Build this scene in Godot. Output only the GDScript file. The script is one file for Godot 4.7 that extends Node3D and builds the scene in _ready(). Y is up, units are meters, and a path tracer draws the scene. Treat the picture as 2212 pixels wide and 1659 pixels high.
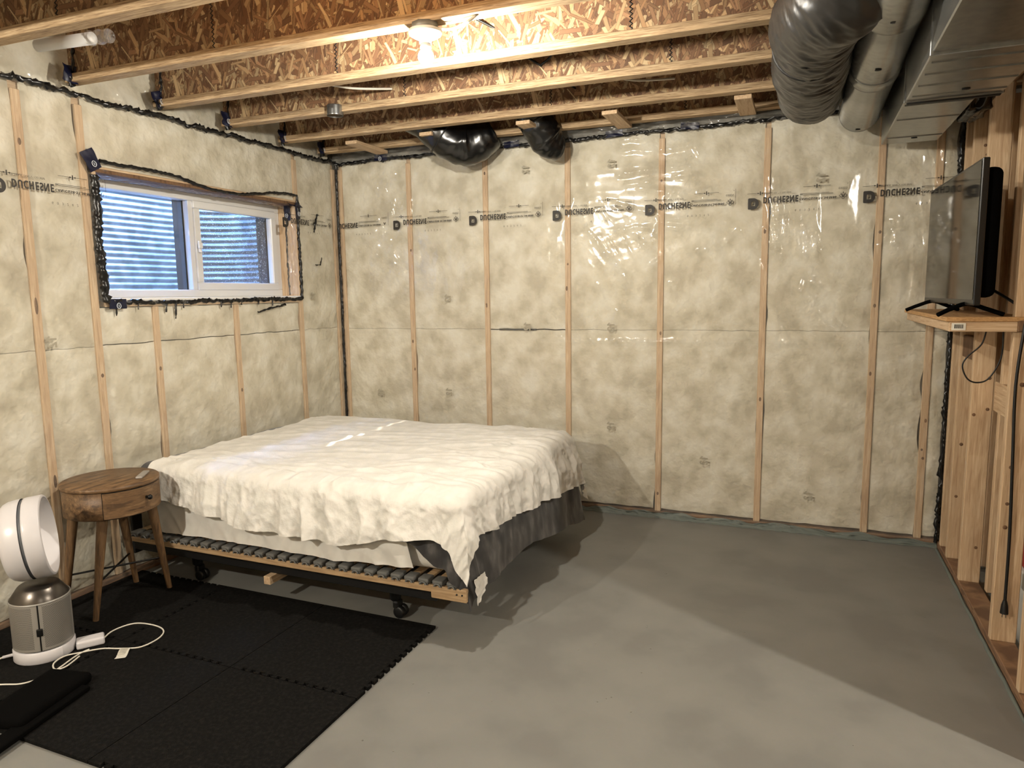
extends Node3D
# A basement bedroom corner: insulated stud walls under clear poly film, I-joist ceiling, bed, nightstand, fan, ducts.
# Axes: left wall x = 0, back wall z = 0, floor y = 0; the room opens towards +x and +z.

const RIGHT := 4.05
const TOP := 2.473
const JOIST := 2.52
const DECK := 2.82
const LAMP := Vector3(1.907, 2.4, 2.0)
const PERIOD := 0.617
# pulled creases in the film on the back wall: x, y of both ends, metres
const CREASES := [[2.176, 2.224, 2.462, 2.242],[2.462, 2.237, 2.691, 2.243],[2.533, 2.186, 2.68, 2.197],[2.225, 2.156, 2.381, 2.174],[2.31, 2.133, 2.476, 2.101],[1.728, 1.867, 1.848, 2.099],[1.848, 2.093, 1.815, 1.997],[1.964, 1.905, 2.104, 1.717],[2.104, 1.717, 2.179, 1.654],[2.166, 1.643, 2.254, 1.556],[2.177, 2.042, 2.275, 2.007],[2.275, 2.007, 2.442, 1.968],[2.171, 1.883, 2.372, 1.896],[2.455, 1.881, 2.799, 1.869],[2.443, 1.945, 2.617, 1.918],[2.276, 1.836, 2.349, 1.792],[2.337, 1.78, 2.398, 1.719],[2.856, 1.793, 2.909, 1.847],[2.689, 1.738, 2.878, 1.764],[3.103, 2.143, 3.141, 1.923],[3.084, 2.09, 3.127, 1.716],[3.137, 2.054, 3.137, 1.715],[3.178, 1.9, 3.176, 1.813],[3.07, 1.851, 3.096, 1.761],[3.277, 1.862, 3.305, 1.698],[3.341, 1.783, 3.356, 1.686],[3.065, 1.662, 3.181, 1.67],[3.061, 1.629, 3.081, 1.472],[3.281, 1.469, 3.294, 1.535],[3.34, 1.534, 3.398, 1.461],[3.344, 1.435, 3.346, 1.368],[3.346, 1.368, 3.463, 1.214],[3.46, 1.302, 3.522, 1.247],[3.184, 1.257, 3.212, 1.189],[3.778, 1.888, 3.771, 1.692],[3.748, 1.869, 3.75, 1.734],[3.719, 1.788, 3.685, 1.727],[3.719, 1.599, 3.683, 1.569],[2.034, 1.524, 2.104, 1.388],[2.143, 1.289, 2.168, 1.35],[1.655, 1.172, 1.777, 1.173],[2.169, 1.165, 2.56, 1.166],[2.712, 1.166, 3.465, 1.17],[2.488, 2.052, 2.534, 2.095],[2.58, 2.086, 2.615, 2.044],[2.682, 2.085, 2.772, 2.095],[2.728, 2.048, 2.761, 2.091],[2.42, 1.847, 2.466, 1.938],[2.446, 1.694, 2.399, 1.66],[2.519, 1.527, 2.544, 1.444],[0.32, 1.858, 0.383, 1.741],[0.669, 1.833, 0.705, 1.742],[0.168, 2.308, 0.21, 2.313],[-0.147, 1.948, -0.115, 1.864],[-0.303, 2.301, -0.276, 2.252],[0.642, 2.169, 0.644, 2.036],[2.214, 2.363, 2.464, 2.355],[2.475, 2.356, 2.911, 2.389],[2.214, 2.235, 2.476, 2.242],[2.213, 2.434, 2.351, 2.438],[2.628, 2.374, 2.672, 2.306],[3.1, 2.156, 3.119, 1.863],[3.975, 2.221, 3.987, 2.154],[4.073, 2.175, 4.07, 2.091],[3.13, 2.133, 3.144, 2.018]]

var M := {}
var taken := {}
var rng := RandomNumberGenerator.new()
var soft := FastNoiseLite.new()
var ridge := FastNoiseLite.new()
var text_font: SystemFont
var bold_font: FontVariation


func _ready() -> void:
	rng.seed = 7
	soft.seed = 3
	soft.noise_type = FastNoiseLite.TYPE_SIMPLEX_SMOOTH
	soft.frequency = 1.0
	soft.fractal_type = FastNoiseLite.FRACTAL_FBM
	soft.fractal_octaves = 3
	ridge.seed = 11
	ridge.noise_type = FastNoiseLite.TYPE_SIMPLEX
	ridge.frequency = 1.0
	ridge.fractal_type = FastNoiseLite.FRACTAL_RIDGED
	ridge.fractal_octaves = 2
	camera_and_light()
	make_materials()
	room_shell()
	left_wall()
	back_wall()
	right_wall()
	ceiling_joists()
	ceiling_lamps()
	ceiling_services()
	ducts()
	window_unit()
	window_well()
	bed()
	nightstand()
	fan()
	power_cord()
	floor_mats()
	television()
	storage()


# ---------------------------------------------------------------- camera, sky, sun

func camera_and_light() -> void:
	var cam := Camera3D.new()
	cam.name = "camera"
	cam.position = Vector3(3.289, 1.482, 4.5)
	cam.rotation_order = EULER_ORDER_YXZ
	cam.rotation_degrees = Vector3(-7.348, 22.614, -0.851)
	cam.fov = 57.7325
	cam.near = 0.05
	cam.far = 60.0
	cam.current = true
	add_child(cam)
	var env := Environment.new()
	env.background_mode = Environment.BG_SKY
	var sky := Sky.new()
	var air := ProceduralSkyMaterial.new()
	air.sky_top_color = Color(0.50, 0.66, 0.92)
	air.sky_horizon_color = Color(0.68, 0.79, 0.95)
	air.ground_bottom_color = Color(0.2, 0.2, 0.18)
	air.ground_horizon_color = Color(0.55, 0.62, 0.7)
	air.sky_energy_multiplier = 8.5
	air.sun_angle_max = 1.0
	sky.sky_material = air
	env.sky = sky
	env.tonemap_mode = Environment.TONE_MAPPER_LINEAR
	env.tonemap_exposure = 1.15
	env.sdfgi_enabled = true
	env.ssao_enabled = true
	env.ssil_enabled = true
	var we := WorldEnvironment.new()
	we.name = "environment"
	we.environment = env
	add_child(we)
	var sun := DirectionalLight3D.new()
	sun.name = "sun"
	add_child(sun)
	sun.look_at_from_position(Vector3.ZERO, Vector3(1.0, -1.229, -0.28), Vector3.UP)
	sun.light_energy = 6.0
	sun.light_color = Color(1.0, 0.95, 0.88)
	sun.light_angular_distance = 0.5
	sun.sky_mode = DirectionalLight3D.SKY_MODE_LIGHT_ONLY
	sun.shadow_enabled = true


# ---------------------------------------------------------------- naming

func numbered(called: String) -> String:
	if not taken.has(called):
		taken[called] = 0
		return called
	taken[called] += 1
	return "%s_%03d" % [called, taken[called]]


func tag(o: Node3D, label: String, category: String, group := "") -> Node3D:
	o.set_meta("label", label)
	o.set_meta("category", category)
	if group != "":
		o.set_meta("group", group)
	return o


func thing(called: String, label: String, category: String, at := Vector3.ZERO, group := "") -> Node3D:
	var o := Node3D.new()
	o.name = numbered(called)
	o.position = at
	add_child(o)
	tag(o, label, category, group)
	return o


func structure(called: String) -> Node3D:
	var o := Node3D.new()
	o.name = called
	o.set_meta("kind", "structure")
	add_child(o)
	return o


func obj(called: String, mesh: Mesh, m: Material, parent: Node = null, at := Vector3.ZERO, turn := Basis.IDENTITY) -> MeshInstance3D:
	var o := MeshInstance3D.new()
	o.mesh = mesh
	o.material_override = m
	o.transform = Transform3D(turn, at)
	o.cast_shadow = GeometryInstance3D.SHADOW_CASTING_SETTING_ON
	if parent == null:
		o.name = numbered(called)
		add_child(o)
	else:
		o.name = called
		parent.add_child(o, true)
	return o


# ---------------------------------------------------------------- shapes

func st_new() -> SurfaceTool:
	var st := SurfaceTool.new()
	st.begin(Mesh.PRIMITIVE_TRIANGLES)
	return st


func done(st: SurfaceTool) -> ArrayMesh:
	st.index()
	st.generate_normals()
	return st.commit()


func flat(st: SurfaceTool) -> void:
	st.set_smooth_group(-1)


func quad(st: SurfaceTool, a: Vector3, b: Vector3, c: Vector3, d: Vector3) -> void:
	for p in [a, b, c, a, c, d]:
		st.add_vertex(p)


# a box with chamfered edges
func add_box(st: SurfaceTool, at: Vector3, size: Vector3, bevel := 0.003, turn := Basis.IDENTITY) -> void:
	flat(st)
	var h := size * 0.5
	var b := minf(bevel, minf(h.x, minf(h.y, h.z)) * 0.45)
	var t := Transform3D(turn, at)
	var ax := [Vector3.RIGHT, Vector3.UP, Vector3.BACK]
	for i in 3:
		var j := (i + 1) % 3
		var k := (i + 2) % 3
		for s in [-1.0, 1.0]:
			var n: Vector3 = ax[i] * h[i] * s
			var u: Vector3 = ax[j] * (h[j] - b)
			var v: Vector3 = ax[k] * (h[k] - b)
			if s > 0:
				quad(st, t * (n - u - v), t * (n - u + v), t * (n + u + v), t * (n + u - v))
			else:
				quad(st, t * (n - u - v), t * (n + u - v), t * (n + u + v), t * (n - u + v))
	if b <= 0.0:
		return
	for i in 3:
		var j := (i + 1) % 3
		var k := (i + 2) % 3
		for sj in [-1.0, 1.0]:
			for sk in [-1.0, 1.0]:
				var a: Vector3 = ax[i] * (h[i] - b)
				var p: Vector3 = ax[j] * h[j] * sj + ax[k] * (h[k] - b) * sk
				var q: Vector3 = ax[j] * (h[j] - b) * sj + ax[k] * h[k] * sk
				if sj * sk > 0:
					quad(st, t * (p - a), t * (q - a), t * (q + a), t * (p + a))
				else:
					quad(st, t * (p + a), t * (q + a), t * (q - a), t * (p - a))
	for sx in [-1.0, 1.0]:
		for sy in [-1.0, 1.0]:
			for sz in [-1.0, 1.0]:
				var p := Vector3(h.x * sx, (h.y - b) * sy, (h.z - b) * sz)
				var q := Vector3((h.x - b) * sx, h.y * sy, (h.z - b) * sz)
				var r := Vector3((h.x - b) * sx, (h.y - b) * sy, h.z * sz)
				var order := [p, r, q] if sx * sy * sz > 0 else [p, q, r]
				for w in order:
					st.add_vertex(t * (w as Vector3))


func box(size: Vector3, bevel := 0.003) -> ArrayMesh:
	var st := st_new()
	add_box(st, Vector3.ZERO, size, bevel)
	return done(st)


func box_between(a: Vector3, b: Vector3, bevel := 0.003) -> ArrayMesh:
	var st := st_new()
	add_box(st, (a + b) * 0.5, (b - a).abs(), bevel)
	return done(st)


# grid of points, rows x cols, as a smooth sheet
func add_grid(st: SurfaceTool, pts: PackedVector3Array, rows: int, cols: int, turned := false, group := 1, uv := false) -> void:
	st.set_smooth_group(group)
	for r in rows - 1:
		for c in cols - 1:
			var ids := [r * cols + c, r * cols + c + 1, (r + 1) * cols + c + 1, (r + 1) * cols + c]
			var order := [0, 1, 2, 0, 2, 3] if not turned else [0, 2, 1, 0, 3, 2]
			for k in order:
				var id: int = ids[k]
				if uv:
					st.set_uv(Vector2(float(id % cols) / (cols - 1), float(id / cols) / (rows - 1)))
				st.add_vertex(pts[id])


# fast path for dense sheets: an indexed ArrayMesh with normals from the neighbours
func dense(pts: PackedVector3Array, rows: int, cols: int, turned := false) -> ArrayMesh:
	var nor := PackedVector3Array()
	nor.resize(pts.size())
	for r in rows:
		var up := maxi(r - 1, 0) * cols
		var dn := mini(r + 1, rows - 1) * cols
		for c in cols:
			var dx := pts[r * cols + mini(c + 1, cols - 1)] - pts[r * cols + maxi(c - 1, 0)]
			var dy := pts[dn + c] - pts[up + c]
			var n := dy.cross(dx).normalized()
			nor[r * cols + c] = -n if turned else n
	var idx := PackedInt32Array()
	idx.resize((rows - 1) * (cols - 1) * 6)
	var k := 0
	for r in rows - 1:
		for c in cols - 1:
			var a := r * cols + c
			var b := a + 1
			var d := a + cols
			var e := d + 1
			if turned:
				idx[k] = a; idx[k + 1] = e; idx[k + 2] = b; idx[k + 3] = a; idx[k + 4] = d; idx[k + 5] = e
			else:
				idx[k] = a; idx[k + 1] = b; idx[k + 2] = e; idx[k + 3] = a; idx[k + 4] = e; idx[k + 5] = d
			k += 6
	var arr := []
	arr.resize(Mesh.ARRAY_MAX)
	arr[Mesh.ARRAY_VERTEX] = pts
	arr[Mesh.ARRAY_NORMAL] = nor
	arr[Mesh.ARRAY_INDEX] = idx
	var me := ArrayMesh.new()
	me.add_surface_from_arrays(Mesh.PRIMITIVE_TRIANGLES, arr)
	return me


# profile of (radius, y), turned about y
func add_lathe(st: SurfaceTool, profile: Array, seg := 32, at := Vector3.ZERO, turn := Basis.IDENTITY, uv := false, group := 1) -> void:
	var pts := PackedVector3Array()
	for p in profile:
		for s in seg + 1:
			var a := TAU * s / seg
			pts.append(at + turn * Vector3(p.x * cos(a), p.y, p.x * sin(a)))
	add_grid(st, pts, profile.size(), seg + 1, false, group, uv)


func lathe(profile: Array, seg := 32, turn := Basis.IDENTITY, uv := false) -> ArrayMesh:
	var st := st_new()
	add_lathe(st, profile, seg, Vector3.ZERO, turn, uv)
	return done(st)


# a tube through points; radius a number or an array; closed ends
func add_tube(st: SurfaceTool, path: Array, radius, seg := 8, rough := 0.0, freq := 30.0, group := 1) -> void:
	var n := path.size()
	var pts := PackedVector3Array()
	var up := Vector3.UP
	var first: Vector3 = path[1] - path[0]
	if absf(first.normalized().dot(up)) > 0.9:
		up = Vector3.RIGHT
	for i in n:
		var dir: Vector3 = path[mini(i + 1, n - 1)] - path[maxi(i - 1, 0)]
		dir = dir.normalized()
		var side := dir.cross(up).normalized()
		up = side.cross(dir).normalized()
		var r: float = radius[i] if radius is Array else radius
		for s in seg + 1:
			var a := TAU * (s % seg) / seg
			var o := side * cos(a) + up * sin(a)
			var p: Vector3 = path[i] + o * r
			if rough > 0.0:
				p += o * rough * soft.get_noise_3dv(p * freq)
			pts.append(p)
	add_grid(st, pts, n, seg + 1, false, group)
	flat(st)
	for e in [0, n - 1]:
		var base: int = e * (seg + 1)
		var mid: Vector3 = path[e]
		for s in seg:
			if e == 0:
				st.add_vertex(mid); st.add_vertex(pts[base + s + 1]); st.add_vertex(pts[base + s])
			else:
				st.add_vertex(mid); st.add_vertex(pts[base + s]); st.add_vertex(pts[base + s + 1])


func tube(path: Array, radius, seg := 8, rough := 0.0, freq := 30.0) -> ArrayMesh:
	var st := st_new()
	add_tube(st, path, radius, seg, rough, freq)
	return done(st)


func curve(points: Array, steps := 6) -> Array:
	var out := []
	var n := points.size()
	for i in n - 1:
		var p0: Vector3 = points[maxi(i - 1, 0)]
		var p1: Vector3 = points[i]
		var p2: Vector3 = points[i + 1]
		var p3: Vector3 = points[mini(i + 2, n - 1)]
		for s in steps:
			out.append(p1.cubic_interpolate(p2, p0, p3, float(s) / steps))
	out.append(points[n - 1])
	return out


# rounded, optionally lumpy block; n cells a side
func add_soft_box(st: SurfaceTool, at: Vector3, size: Vector3, r: float, n := Vector3i(6, 6, 6), lump := 0.0, freq := 8.0, turn := Basis.IDENTITY) -> void:
	var h := size * 0.5
	var inner := (h - Vector3.ONE * r).max(Vector3.ZERO)
	for i in 3:
		var j := (i + 1) % 3
		var k := (i + 2) % 3
		for s in [-1.0, 1.0]:
			var rows := n[j] + 1
			var cols := n[k] + 1
			var pts := PackedVector3Array()
			for a in rows:
				for b in cols:
					var p := Vector3.ZERO
					p[i] = h[i] * s
					p[j] = edge_step(float(a) / n[j], r / size[j]) * size[j] - h[j]
					p[k] = edge_step(float(b) / n[k], r / size[k]) * size[k] - h[k]
					var c := p.clamp(-inner, inner)
					var d := p - c
					if d.length() > 0.0:
						p = c + d.normalized() * minf(r, d.length() if r <= 0.0 else r)
					var w := turn * p + at
					if lump > 0.0:
						w += (turn * d).normalized() * lump * soft.get_noise_3dv(w * freq)
					pts.append(w)
			add_grid(st, pts, rows, cols, s > 0, 1)


func edge_step(t: float, share: float) -> float:
	# puts a third of the cells into the rounded borders
	if t < 0.25:
		return t / 0.25 * share
	if t > 0.75:
		return 1.0 - (1.0 - t) / 0.25 * share
	return share + (t - 0.25) / 0.5 * (1.0 - 2.0 * share)


func soft_box(size: Vector3, r: float, n := Vector3i(8, 8, 8), lump := 0.0, freq := 8.0) -> ArrayMesh:
	var st := st_new()
	add_soft_box(st, Vector3.ZERO, size, r, n, lump, freq)
	return done(st)


# flat outline (x, y) given thickness along z
func add_prism(st: SurfaceTool, outline: PackedVector2Array, depth: float, t := Transform3D.IDENTITY) -> void:
	flat(st)
	var tri := Geometry2D.triangulate_polygon(outline)
	var cw := Geometry2D.is_polygon_clockwise(outline)
	for i in range(0, tri.size(), 3):
		var p := [outline[tri[i]], outline[tri[i + 1]], outline[tri[i + 2]]]
		var area: float = (p[1] - p[0]).cross(p[2] - p[0])
		if area > 0:
			p = [p[0], p[2], p[1]]
		for w in [0, 1, 2]:
			st.add_vertex(t * Vector3(p[w].x, p[w].y, depth * 0.5))
		for w in [0, 2, 1]:
			st.add_vertex(t * Vector3(p[w].x, p[w].y, -depth * 0.5))
	var n := outline.size()
	for i in n:
		var a := outline[i]
		var b := outline[(i + 1) % n]
		if not cw:
			var x := a; a = b; b = x
		quad(st, t * Vector3(a.x, a.y, depth * 0.5), t * Vector3(a.x, a.y, -depth * 0.5), t * Vector3(b.x, b.y, -depth * 0.5), t * Vector3(b.x, b.y, depth * 0.5))


func lookup(table: Array, x: float) -> float:
	if x <= table[0].x:
		return table[0].y
	for i in table.size() - 1:
		if x <= table[i + 1].x:
			var t: float = (x - table[i].x) / (table[i + 1].x - table[i].x)
			t = t * t * (3.0 - 2.0 * t)
			return lerpf(table[i].y, table[i + 1].y, t)
	return table[-1].y


# ---------------------------------------------------------------- materials

func noise_tex(freq: float, colors: Array, offs: Array, octaves := 4, type := FastNoiseLite.TYPE_SIMPLEX_SMOOTH, sd := 1, size := 512) -> NoiseTexture2D:
	var n := FastNoiseLite.new()
	n.noise_type = type
	n.frequency = freq
	n.fractal_octaves = octaves
	n.seed = sd
	var g := Gradient.new()
	g.offsets = PackedFloat32Array(offs)
	g.colors = PackedColorArray(colors)
	var t := NoiseTexture2D.new()
	t.width = size
	t.height = size
	t.seamless = true
	t.noise = n
	t.color_ramp = g
	return t


func plain(called: String, c: Color, rough := 0.7, metal := 0.0) -> StandardMaterial3D:
	var m := StandardMaterial3D.new()
	m.resource_name = called
	m.albedo_color = c
	m.roughness = rough
	m.metallic = metal
	M[called] = m
	return m


func textured(called: String, tex: Texture2D, scale: Vector3, rough := 0.8, relief: Texture2D = null, relief_cm := 0.0, tint := Color.WHITE) -> StandardMaterial3D:
	var m := plain(called, tint, rough)
	m.albedo_texture = tex
	m.uv1_triplanar = true
	m.uv1_world_triplanar = true
	m.uv1_triplanar_sharpness = 4.0
	m.uv1_scale = scale
	if relief:
		m.heightmap_enabled = true
		m.heightmap_texture = relief
		m.heightmap_scale = relief_cm
	return m


# oriented strand board: thousands of overlapping wood strands
func strand_board() -> ImageTexture:
	var n := 1024
	var im := Image.create(n, n, false, Image.FORMAT_RGB8)
	im.fill(Color(0.45, 0.32, 0.22))
	var r := RandomNumberGenerator.new()
	r.seed = 21
	var tones := [Color(0.64, 0.51, 0.37), Color(0.71, 0.59, 0.44), Color(0.55, 0.42, 0.30), Color(0.46, 0.34, 0.25), Color(0.76, 0.66, 0.51), Color(0.60, 0.46, 0.34), Color(0.50, 0.37, 0.27)]
	var data := im.get_data()
	for k in 5200:
		var c: Color = tones[r.randi() % tones.size()]
		c = c * r.randf_range(0.86, 1.12)
		var a := r.randfn(1.5708, 0.62) if r.randf() < 0.8 else r.randf() * PI
		var len := r.randf_range(22, 74)
		var wid := r.randf_range(3, 15)
		var cx := r.randf() * n
		var cy := r.randf() * n
		var ca := cos(a)
		var sa := sin(a)
		var skew := r.randf_range(-0.5, 0.5)
		var half := int(ceil(len * 0.5 + wid))
		for dy in range(-half, half + 1):
			for dx in range(-half, half + 1):
				var u := dx * ca + dy * sa
				var v := -dx * sa + dy * ca
				if absf(v) > wid * 0.5 or absf(u + v * skew) > len * 0.5:
					continue
				var edge := 0.72 if absf(v) > wid * 0.5 - 1.0 else 1.0
				var g := edge * (1.0 + 0.05 * sin(v * 2.1 + k))
				var at := ((posmod(int(cy) + dy, n)) * n + posmod(int(cx) + dx, n)) * 3
				data[at] = int(clampf(c.r * g, 0, 1) * 255)
				data[at + 1] = int(clampf(c.g * g, 0, 1) * 255)
				data[at + 2] = int(clampf(c.b * g, 0, 1) * 255)
	return ImageTexture.create_from_image(Image.create_from_data(n, n, false, Image.FORMAT_RGB8, data))


func make_materials() -> void:
	text_font = SystemFont.new()
	text_font.font_names = PackedStringArray(["Droid Sans"])
	bold_font = FontVariation.new()
	var heavy := SystemFont.new()
	heavy.font_names = PackedStringArray(["Droid Sans"])
	heavy.font_weight = 700
	bold_font.base_font = heavy
	bold_font.variation_embolden = 0.4
	# pine, grain along each axis
	var grain := noise_tex(0.012, [Color(0.68, 0.565, 0.44), Color(0.765, 0.66, 0.535), Color(0.735, 0.625, 0.495), Color(0.81, 0.715, 0.59)], [0.2, 0.45, 0.6, 0.8], 5)
	textured("pine_y", grain, Vector3(9, 0.5, 9), 0.75)
	textured("pine_x", grain, Vector3(0.5, 9, 9), 0.75)
	textured("pine_z", grain, Vector3(9, 9, 0.5), 0.75)
	var lam := noise_tex(0.016, [Color(0.54, 0.44, 0.33), Color(0.70, 0.60, 0.465), Color(0.645, 0.54, 0.41), Color(0.76, 0.665, 0.53)], [0.25, 0.42, 0.58, 0.75], 4, FastNoiseLite.TYPE_SIMPLEX_SMOOTH, 5)
	textured("flange", lam, Vector3(0.7, 16, 13), 0.75)
	var osb := strand_board()
	textured("osb", osb, Vector3(0.6, 0.6, 0.6), 0.75, osb, 0.05)
	var brown := noise_tex(0.014, [Color(0.36, 0.26, 0.18), Color(0.46, 0.35, 0.25), Color(0.42, 0.31, 0.22)], [0.3, 0.5, 0.7], 4, FastNoiseLite.TYPE_SIMPLEX_SMOOTH, 8)
	textured("brown_wood", brown, Vector3(6, 0.6, 6), 0.8)
	textured("plate_wood", noise_tex(0.014, [Color(0.40, 0.30, 0.22), Color(0.54, 0.42, 0.31), Color(0.48, 0.36, 0.27)], [0.3, 0.5, 0.7], 4, FastNoiseLite.TYPE_SIMPLEX_SMOOTH, 9), Vector3(0.6, 6, 0.6), 0.85)
	textured("ply", noise_tex(0.014, [Color(0.62, 0.47, 0.30), Color(0.74, 0.59, 0.40), Color(0.68, 0.53, 0.35)], [0.3, 0.5, 0.7], 4, FastNoiseLite.TYPE_SIMPLEX_SMOOTH, 12), Vector3(5, 26, 0.7), 0.75)
	# fibreglass, seen as it is: pale straw with darker tufts
	var wool := noise_tex(0.012, [Color(0.71, 0.68, 0.605), Color(0.77, 0.745, 0.672), Color(0.795, 0.772, 0.705), Color(0.835, 0.818, 0.762)], [0.2, 0.43, 0.58, 0.8], 7, FastNoiseLite.TYPE_SIMPLEX_SMOOTH, 15)
	var tuft := noise_tex(0.03, [Color(0.1, 0.1, 0.1), Color(0.9, 0.9, 0.9)], [0.2, 0.8], 5, FastNoiseLite.TYPE_SIMPLEX_SMOOTH, 16)
	textured("wool", wool, Vector3(0.75, 0.75, 0.75), 0.95, tuft, 0.6)
	# clear film
	var film := plain("film", Color(0.95, 0.94, 0.9, 0.07), 0.09)
	film.transparency = BaseMaterial3D.TRANSPARENCY_ALPHA
	film.cull_mode = BaseMaterial3D.CULL_DISABLED
	film.metallic_specular = 0.62
	# painted concrete floor
	var paint := noise_tex(0.006, [Color(0.455, 0.453, 0.437), Color(0.48, 0.478, 0.46), Color(0.495, 0.492, 0.473)], [0.25, 0.5, 0.8], 6, FastNoiseLite.TYPE_SIMPLEX_SMOOTH, 18)
	var fm := textured("floor_paint", paint, Vector3(0.6, 0.6, 0.6), 0.55, noise_tex(0.02, [Color.BLACK, Color.WHITE], [0.2, 0.8], 4, FastNoiseLite.TYPE_SIMPLEX_SMOOTH, 19), 0.06)
	fm.metallic_specular = 0.4
	plain("floor_edge", Color(0.40, 0.43, 0.41), 0.6)
	textured("concrete", noise_tex(0.01, [Color(0.45, 0.44, 0.42), Color(0.56, 0.55, 0.52)], [0.3, 0.7], 5, FastNoiseLite.TYPE_SIMPLEX_SMOOTH, 20), Vector3(0.8, 0.8, 0.8), 0.9)
	textured("board_wall", noise_tex(0.01, [Color(0.66, 0.62, 0.54), Color(0.72, 0.68, 0.6)], [0.3, 0.7], 4, FastNoiseLite.TYPE_SIMPLEX_SMOOTH, 22), Vector3(0.7, 0.7, 0.7), 0.9)
	plain("sealant", Color(0.055, 0.055, 0.06), 0.3)
	plain("tape", Color(0.035, 0.06, 0.17), 0.4)
	plain("tape_mark", Color(0.75, 0.77, 0.8), 0.5)
	plain("print", Color(0.17, 0.155, 0.14), 0.6)
	plain("print_light", Color(0.62, 0.58, 0.5), 0.7)
	plain("faint_print", Color(0.62, 0.595, 0.53), 0.8)
	plain("pvc", Color(0.86, 0.86, 0.86), 0.35)
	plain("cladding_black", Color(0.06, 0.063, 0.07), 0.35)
	var glass := plain("glass", Color(0.9, 0.95, 1.0, 0.03), 0.02)
	glass.transparency = BaseMaterial3D.TRANSPARENCY_ALPHA
	var clear := plain("clear_plastic", Color(0.95, 0.95, 0.95, 0.12), 0.08)
	clear.transparency = BaseMaterial3D.TRANSPARENCY_ALPHA
	clear.cull_mode = BaseMaterial3D.CULL_DISABLED
	var wet := StandardMaterial3D.new()
	wet.resource_name = "wet_screen"
	wet.albedo_texture = wet_screen()
	wet.transparency = BaseMaterial3D.TRANSPARENCY_ALPHA
	wet.uv1_triplanar = true
	wet.uv1_world_triplanar = true
	wet.uv1_scale = Vector3(1.6, 1.6, 1.6)
	wet.roughness = 0.4
	M["wet_screen"] = wet
	var galv := textured("galvanised", noise_tex(0.02, [Color(0.58, 0.585, 0.585), Color(0.63, 0.635, 0.63)], [0.3, 0.7], 3, FastNoiseLite.TYPE_SIMPLEX_SMOOTH, 25), Vector3(2.2, 2.2, 2.2), 0.26)
	galv.metallic = 0.85
	var well := textured("well_steel", noise_tex(0.012, [Color(0.42, 0.45, 0.46), Color(0.56, 0.59, 0.60)], [0.3, 0.7], 4, FastNoiseLite.TYPE_SIMPLEX_SMOOTH, 26), Vector3(1, 1, 1), 0.45)
	well.metallic = 0.5
	plain("duct_hole", Color(0.05, 0.05, 0.05), 0.6)
	var flex := plain("flex_black", Color(0.16, 0.155, 0.15), 0.4)
	flex.metallic_specular = 0.6
	var wrap := plain("wrap_black", Color(0.03, 0.032, 0.036), 0.24)
	wrap.metallic_specular = 0.6
	plain("strap", Color(0.03, 0.03, 0.03), 0.5)
	plain("porcelain", Color(0.92, 0.92, 0.90), 0.3)
	plain("box_blue", Color(0.5, 0.5, 0.48), 0.5, 0.4)
	var bulb := plain("bulb_glow", Color(1, 0.97, 0.9), 0.4)
	bulb.emission_enabled = true
	bulb.emission = Color(1.0, 0.95, 0.85)
	bulb.emission_energy_multiplier = 30.0
	plain("cable_black", Color(0.03, 0.03, 0.03), 0.5)
	plain("cable_white", Color(0.83, 0.81, 0.76), 0.45)
	# bedding
	var weave := noise_tex(0.05, [Color(0.2, 0.2, 0.2), Color(0.8, 0.8, 0.8)], [0.3, 0.7], 4, FastNoiseLite.TYPE_SIMPLEX_SMOOTH, 30)
	var linen := textured("linen", noise_tex(0.006, [Color(0.81, 0.80, 0.775), Color(0.845, 0.835, 0.81)], [0.3, 0.7], 4, FastNoiseLite.TYPE_SIMPLEX_SMOOTH, 31), Vector3(3, 3, 3), 0.9, weave, 0.05)
	linen.rim_enabled = true
	linen.rim = 0.2
	textured("sheet", noise_tex(0.006, [Color(0.80, 0.79, 0.765), Color(0.83, 0.82, 0.795)], [0.3, 0.7], 4, FastNoiseLite.TYPE_SIMPLEX_SMOOTH, 32), Vector3(3, 3, 3), 0.9)
	var plush := textured("plush", noise_tex(0.008, [Color(0.19, 0.187, 0.19), Color(0.26, 0.255, 0.255), Color(0.38, 0.37, 0.365)], [0.3, 0.55, 0.8], 5, FastNoiseLite.TYPE_SIMPLEX_SMOOTH, 33), Vector3(2, 1.2, 2), 0.95)
	plush.rim_enabled = true
	plush.rim = 0.6
	plain("frame_black", Color(0.045, 0.045, 0.048), 0.5)
	plain("rubber_grey", Color(0.38, 0.38, 0.37), 0.7)
	textured("birch", noise_tex(0.014, [Color(0.62, 0.51, 0.38), Color(0.71, 0.60, 0.46)], [0.3, 0.7], 4, FastNoiseLite.TYPE_SIMPLEX_SMOOTH, 34), Vector3(0.7, 9, 9), 0.6)
	# nightstand
	var mango := noise_tex(0.009, [Color(0.29, 0.21, 0.135), Color(0.43, 0.325, 0.215), Color(0.375, 0.28, 0.18), Color(0.49, 0.38, 0.26)], [0.25, 0.45, 0.6, 0.8], 5, FastNoiseLite.TYPE_SIMPLEX_SMOOTH, 36)
	textured("mango_top", mango, Vector3(6, 6, 1.2), 0.5)
	textured("mango_leg", mango, Vector3(7, 0.8, 7), 0.55)
	plain("iron", Color(0.04, 0.038, 0.036), 0.45, 0.3)
	plain("device", Color(0.62, 0.6, 0.58), 0.35, 0.4)
	# fan
	plain("fan_white", Color(0.80, 0.79, 0.80), 0.28)
	plain("fan_groove", Color(0.33, 0.34, 0.36), 0.5)
	plain("fan_nickel", Color(0.36, 0.34, 0.32), 0.3, 0.85)
	var grille := plain("fan_grille", Color.WHITE, 0.42, 0.25)
	grille.albedo_texture = hole_pattern()
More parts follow.
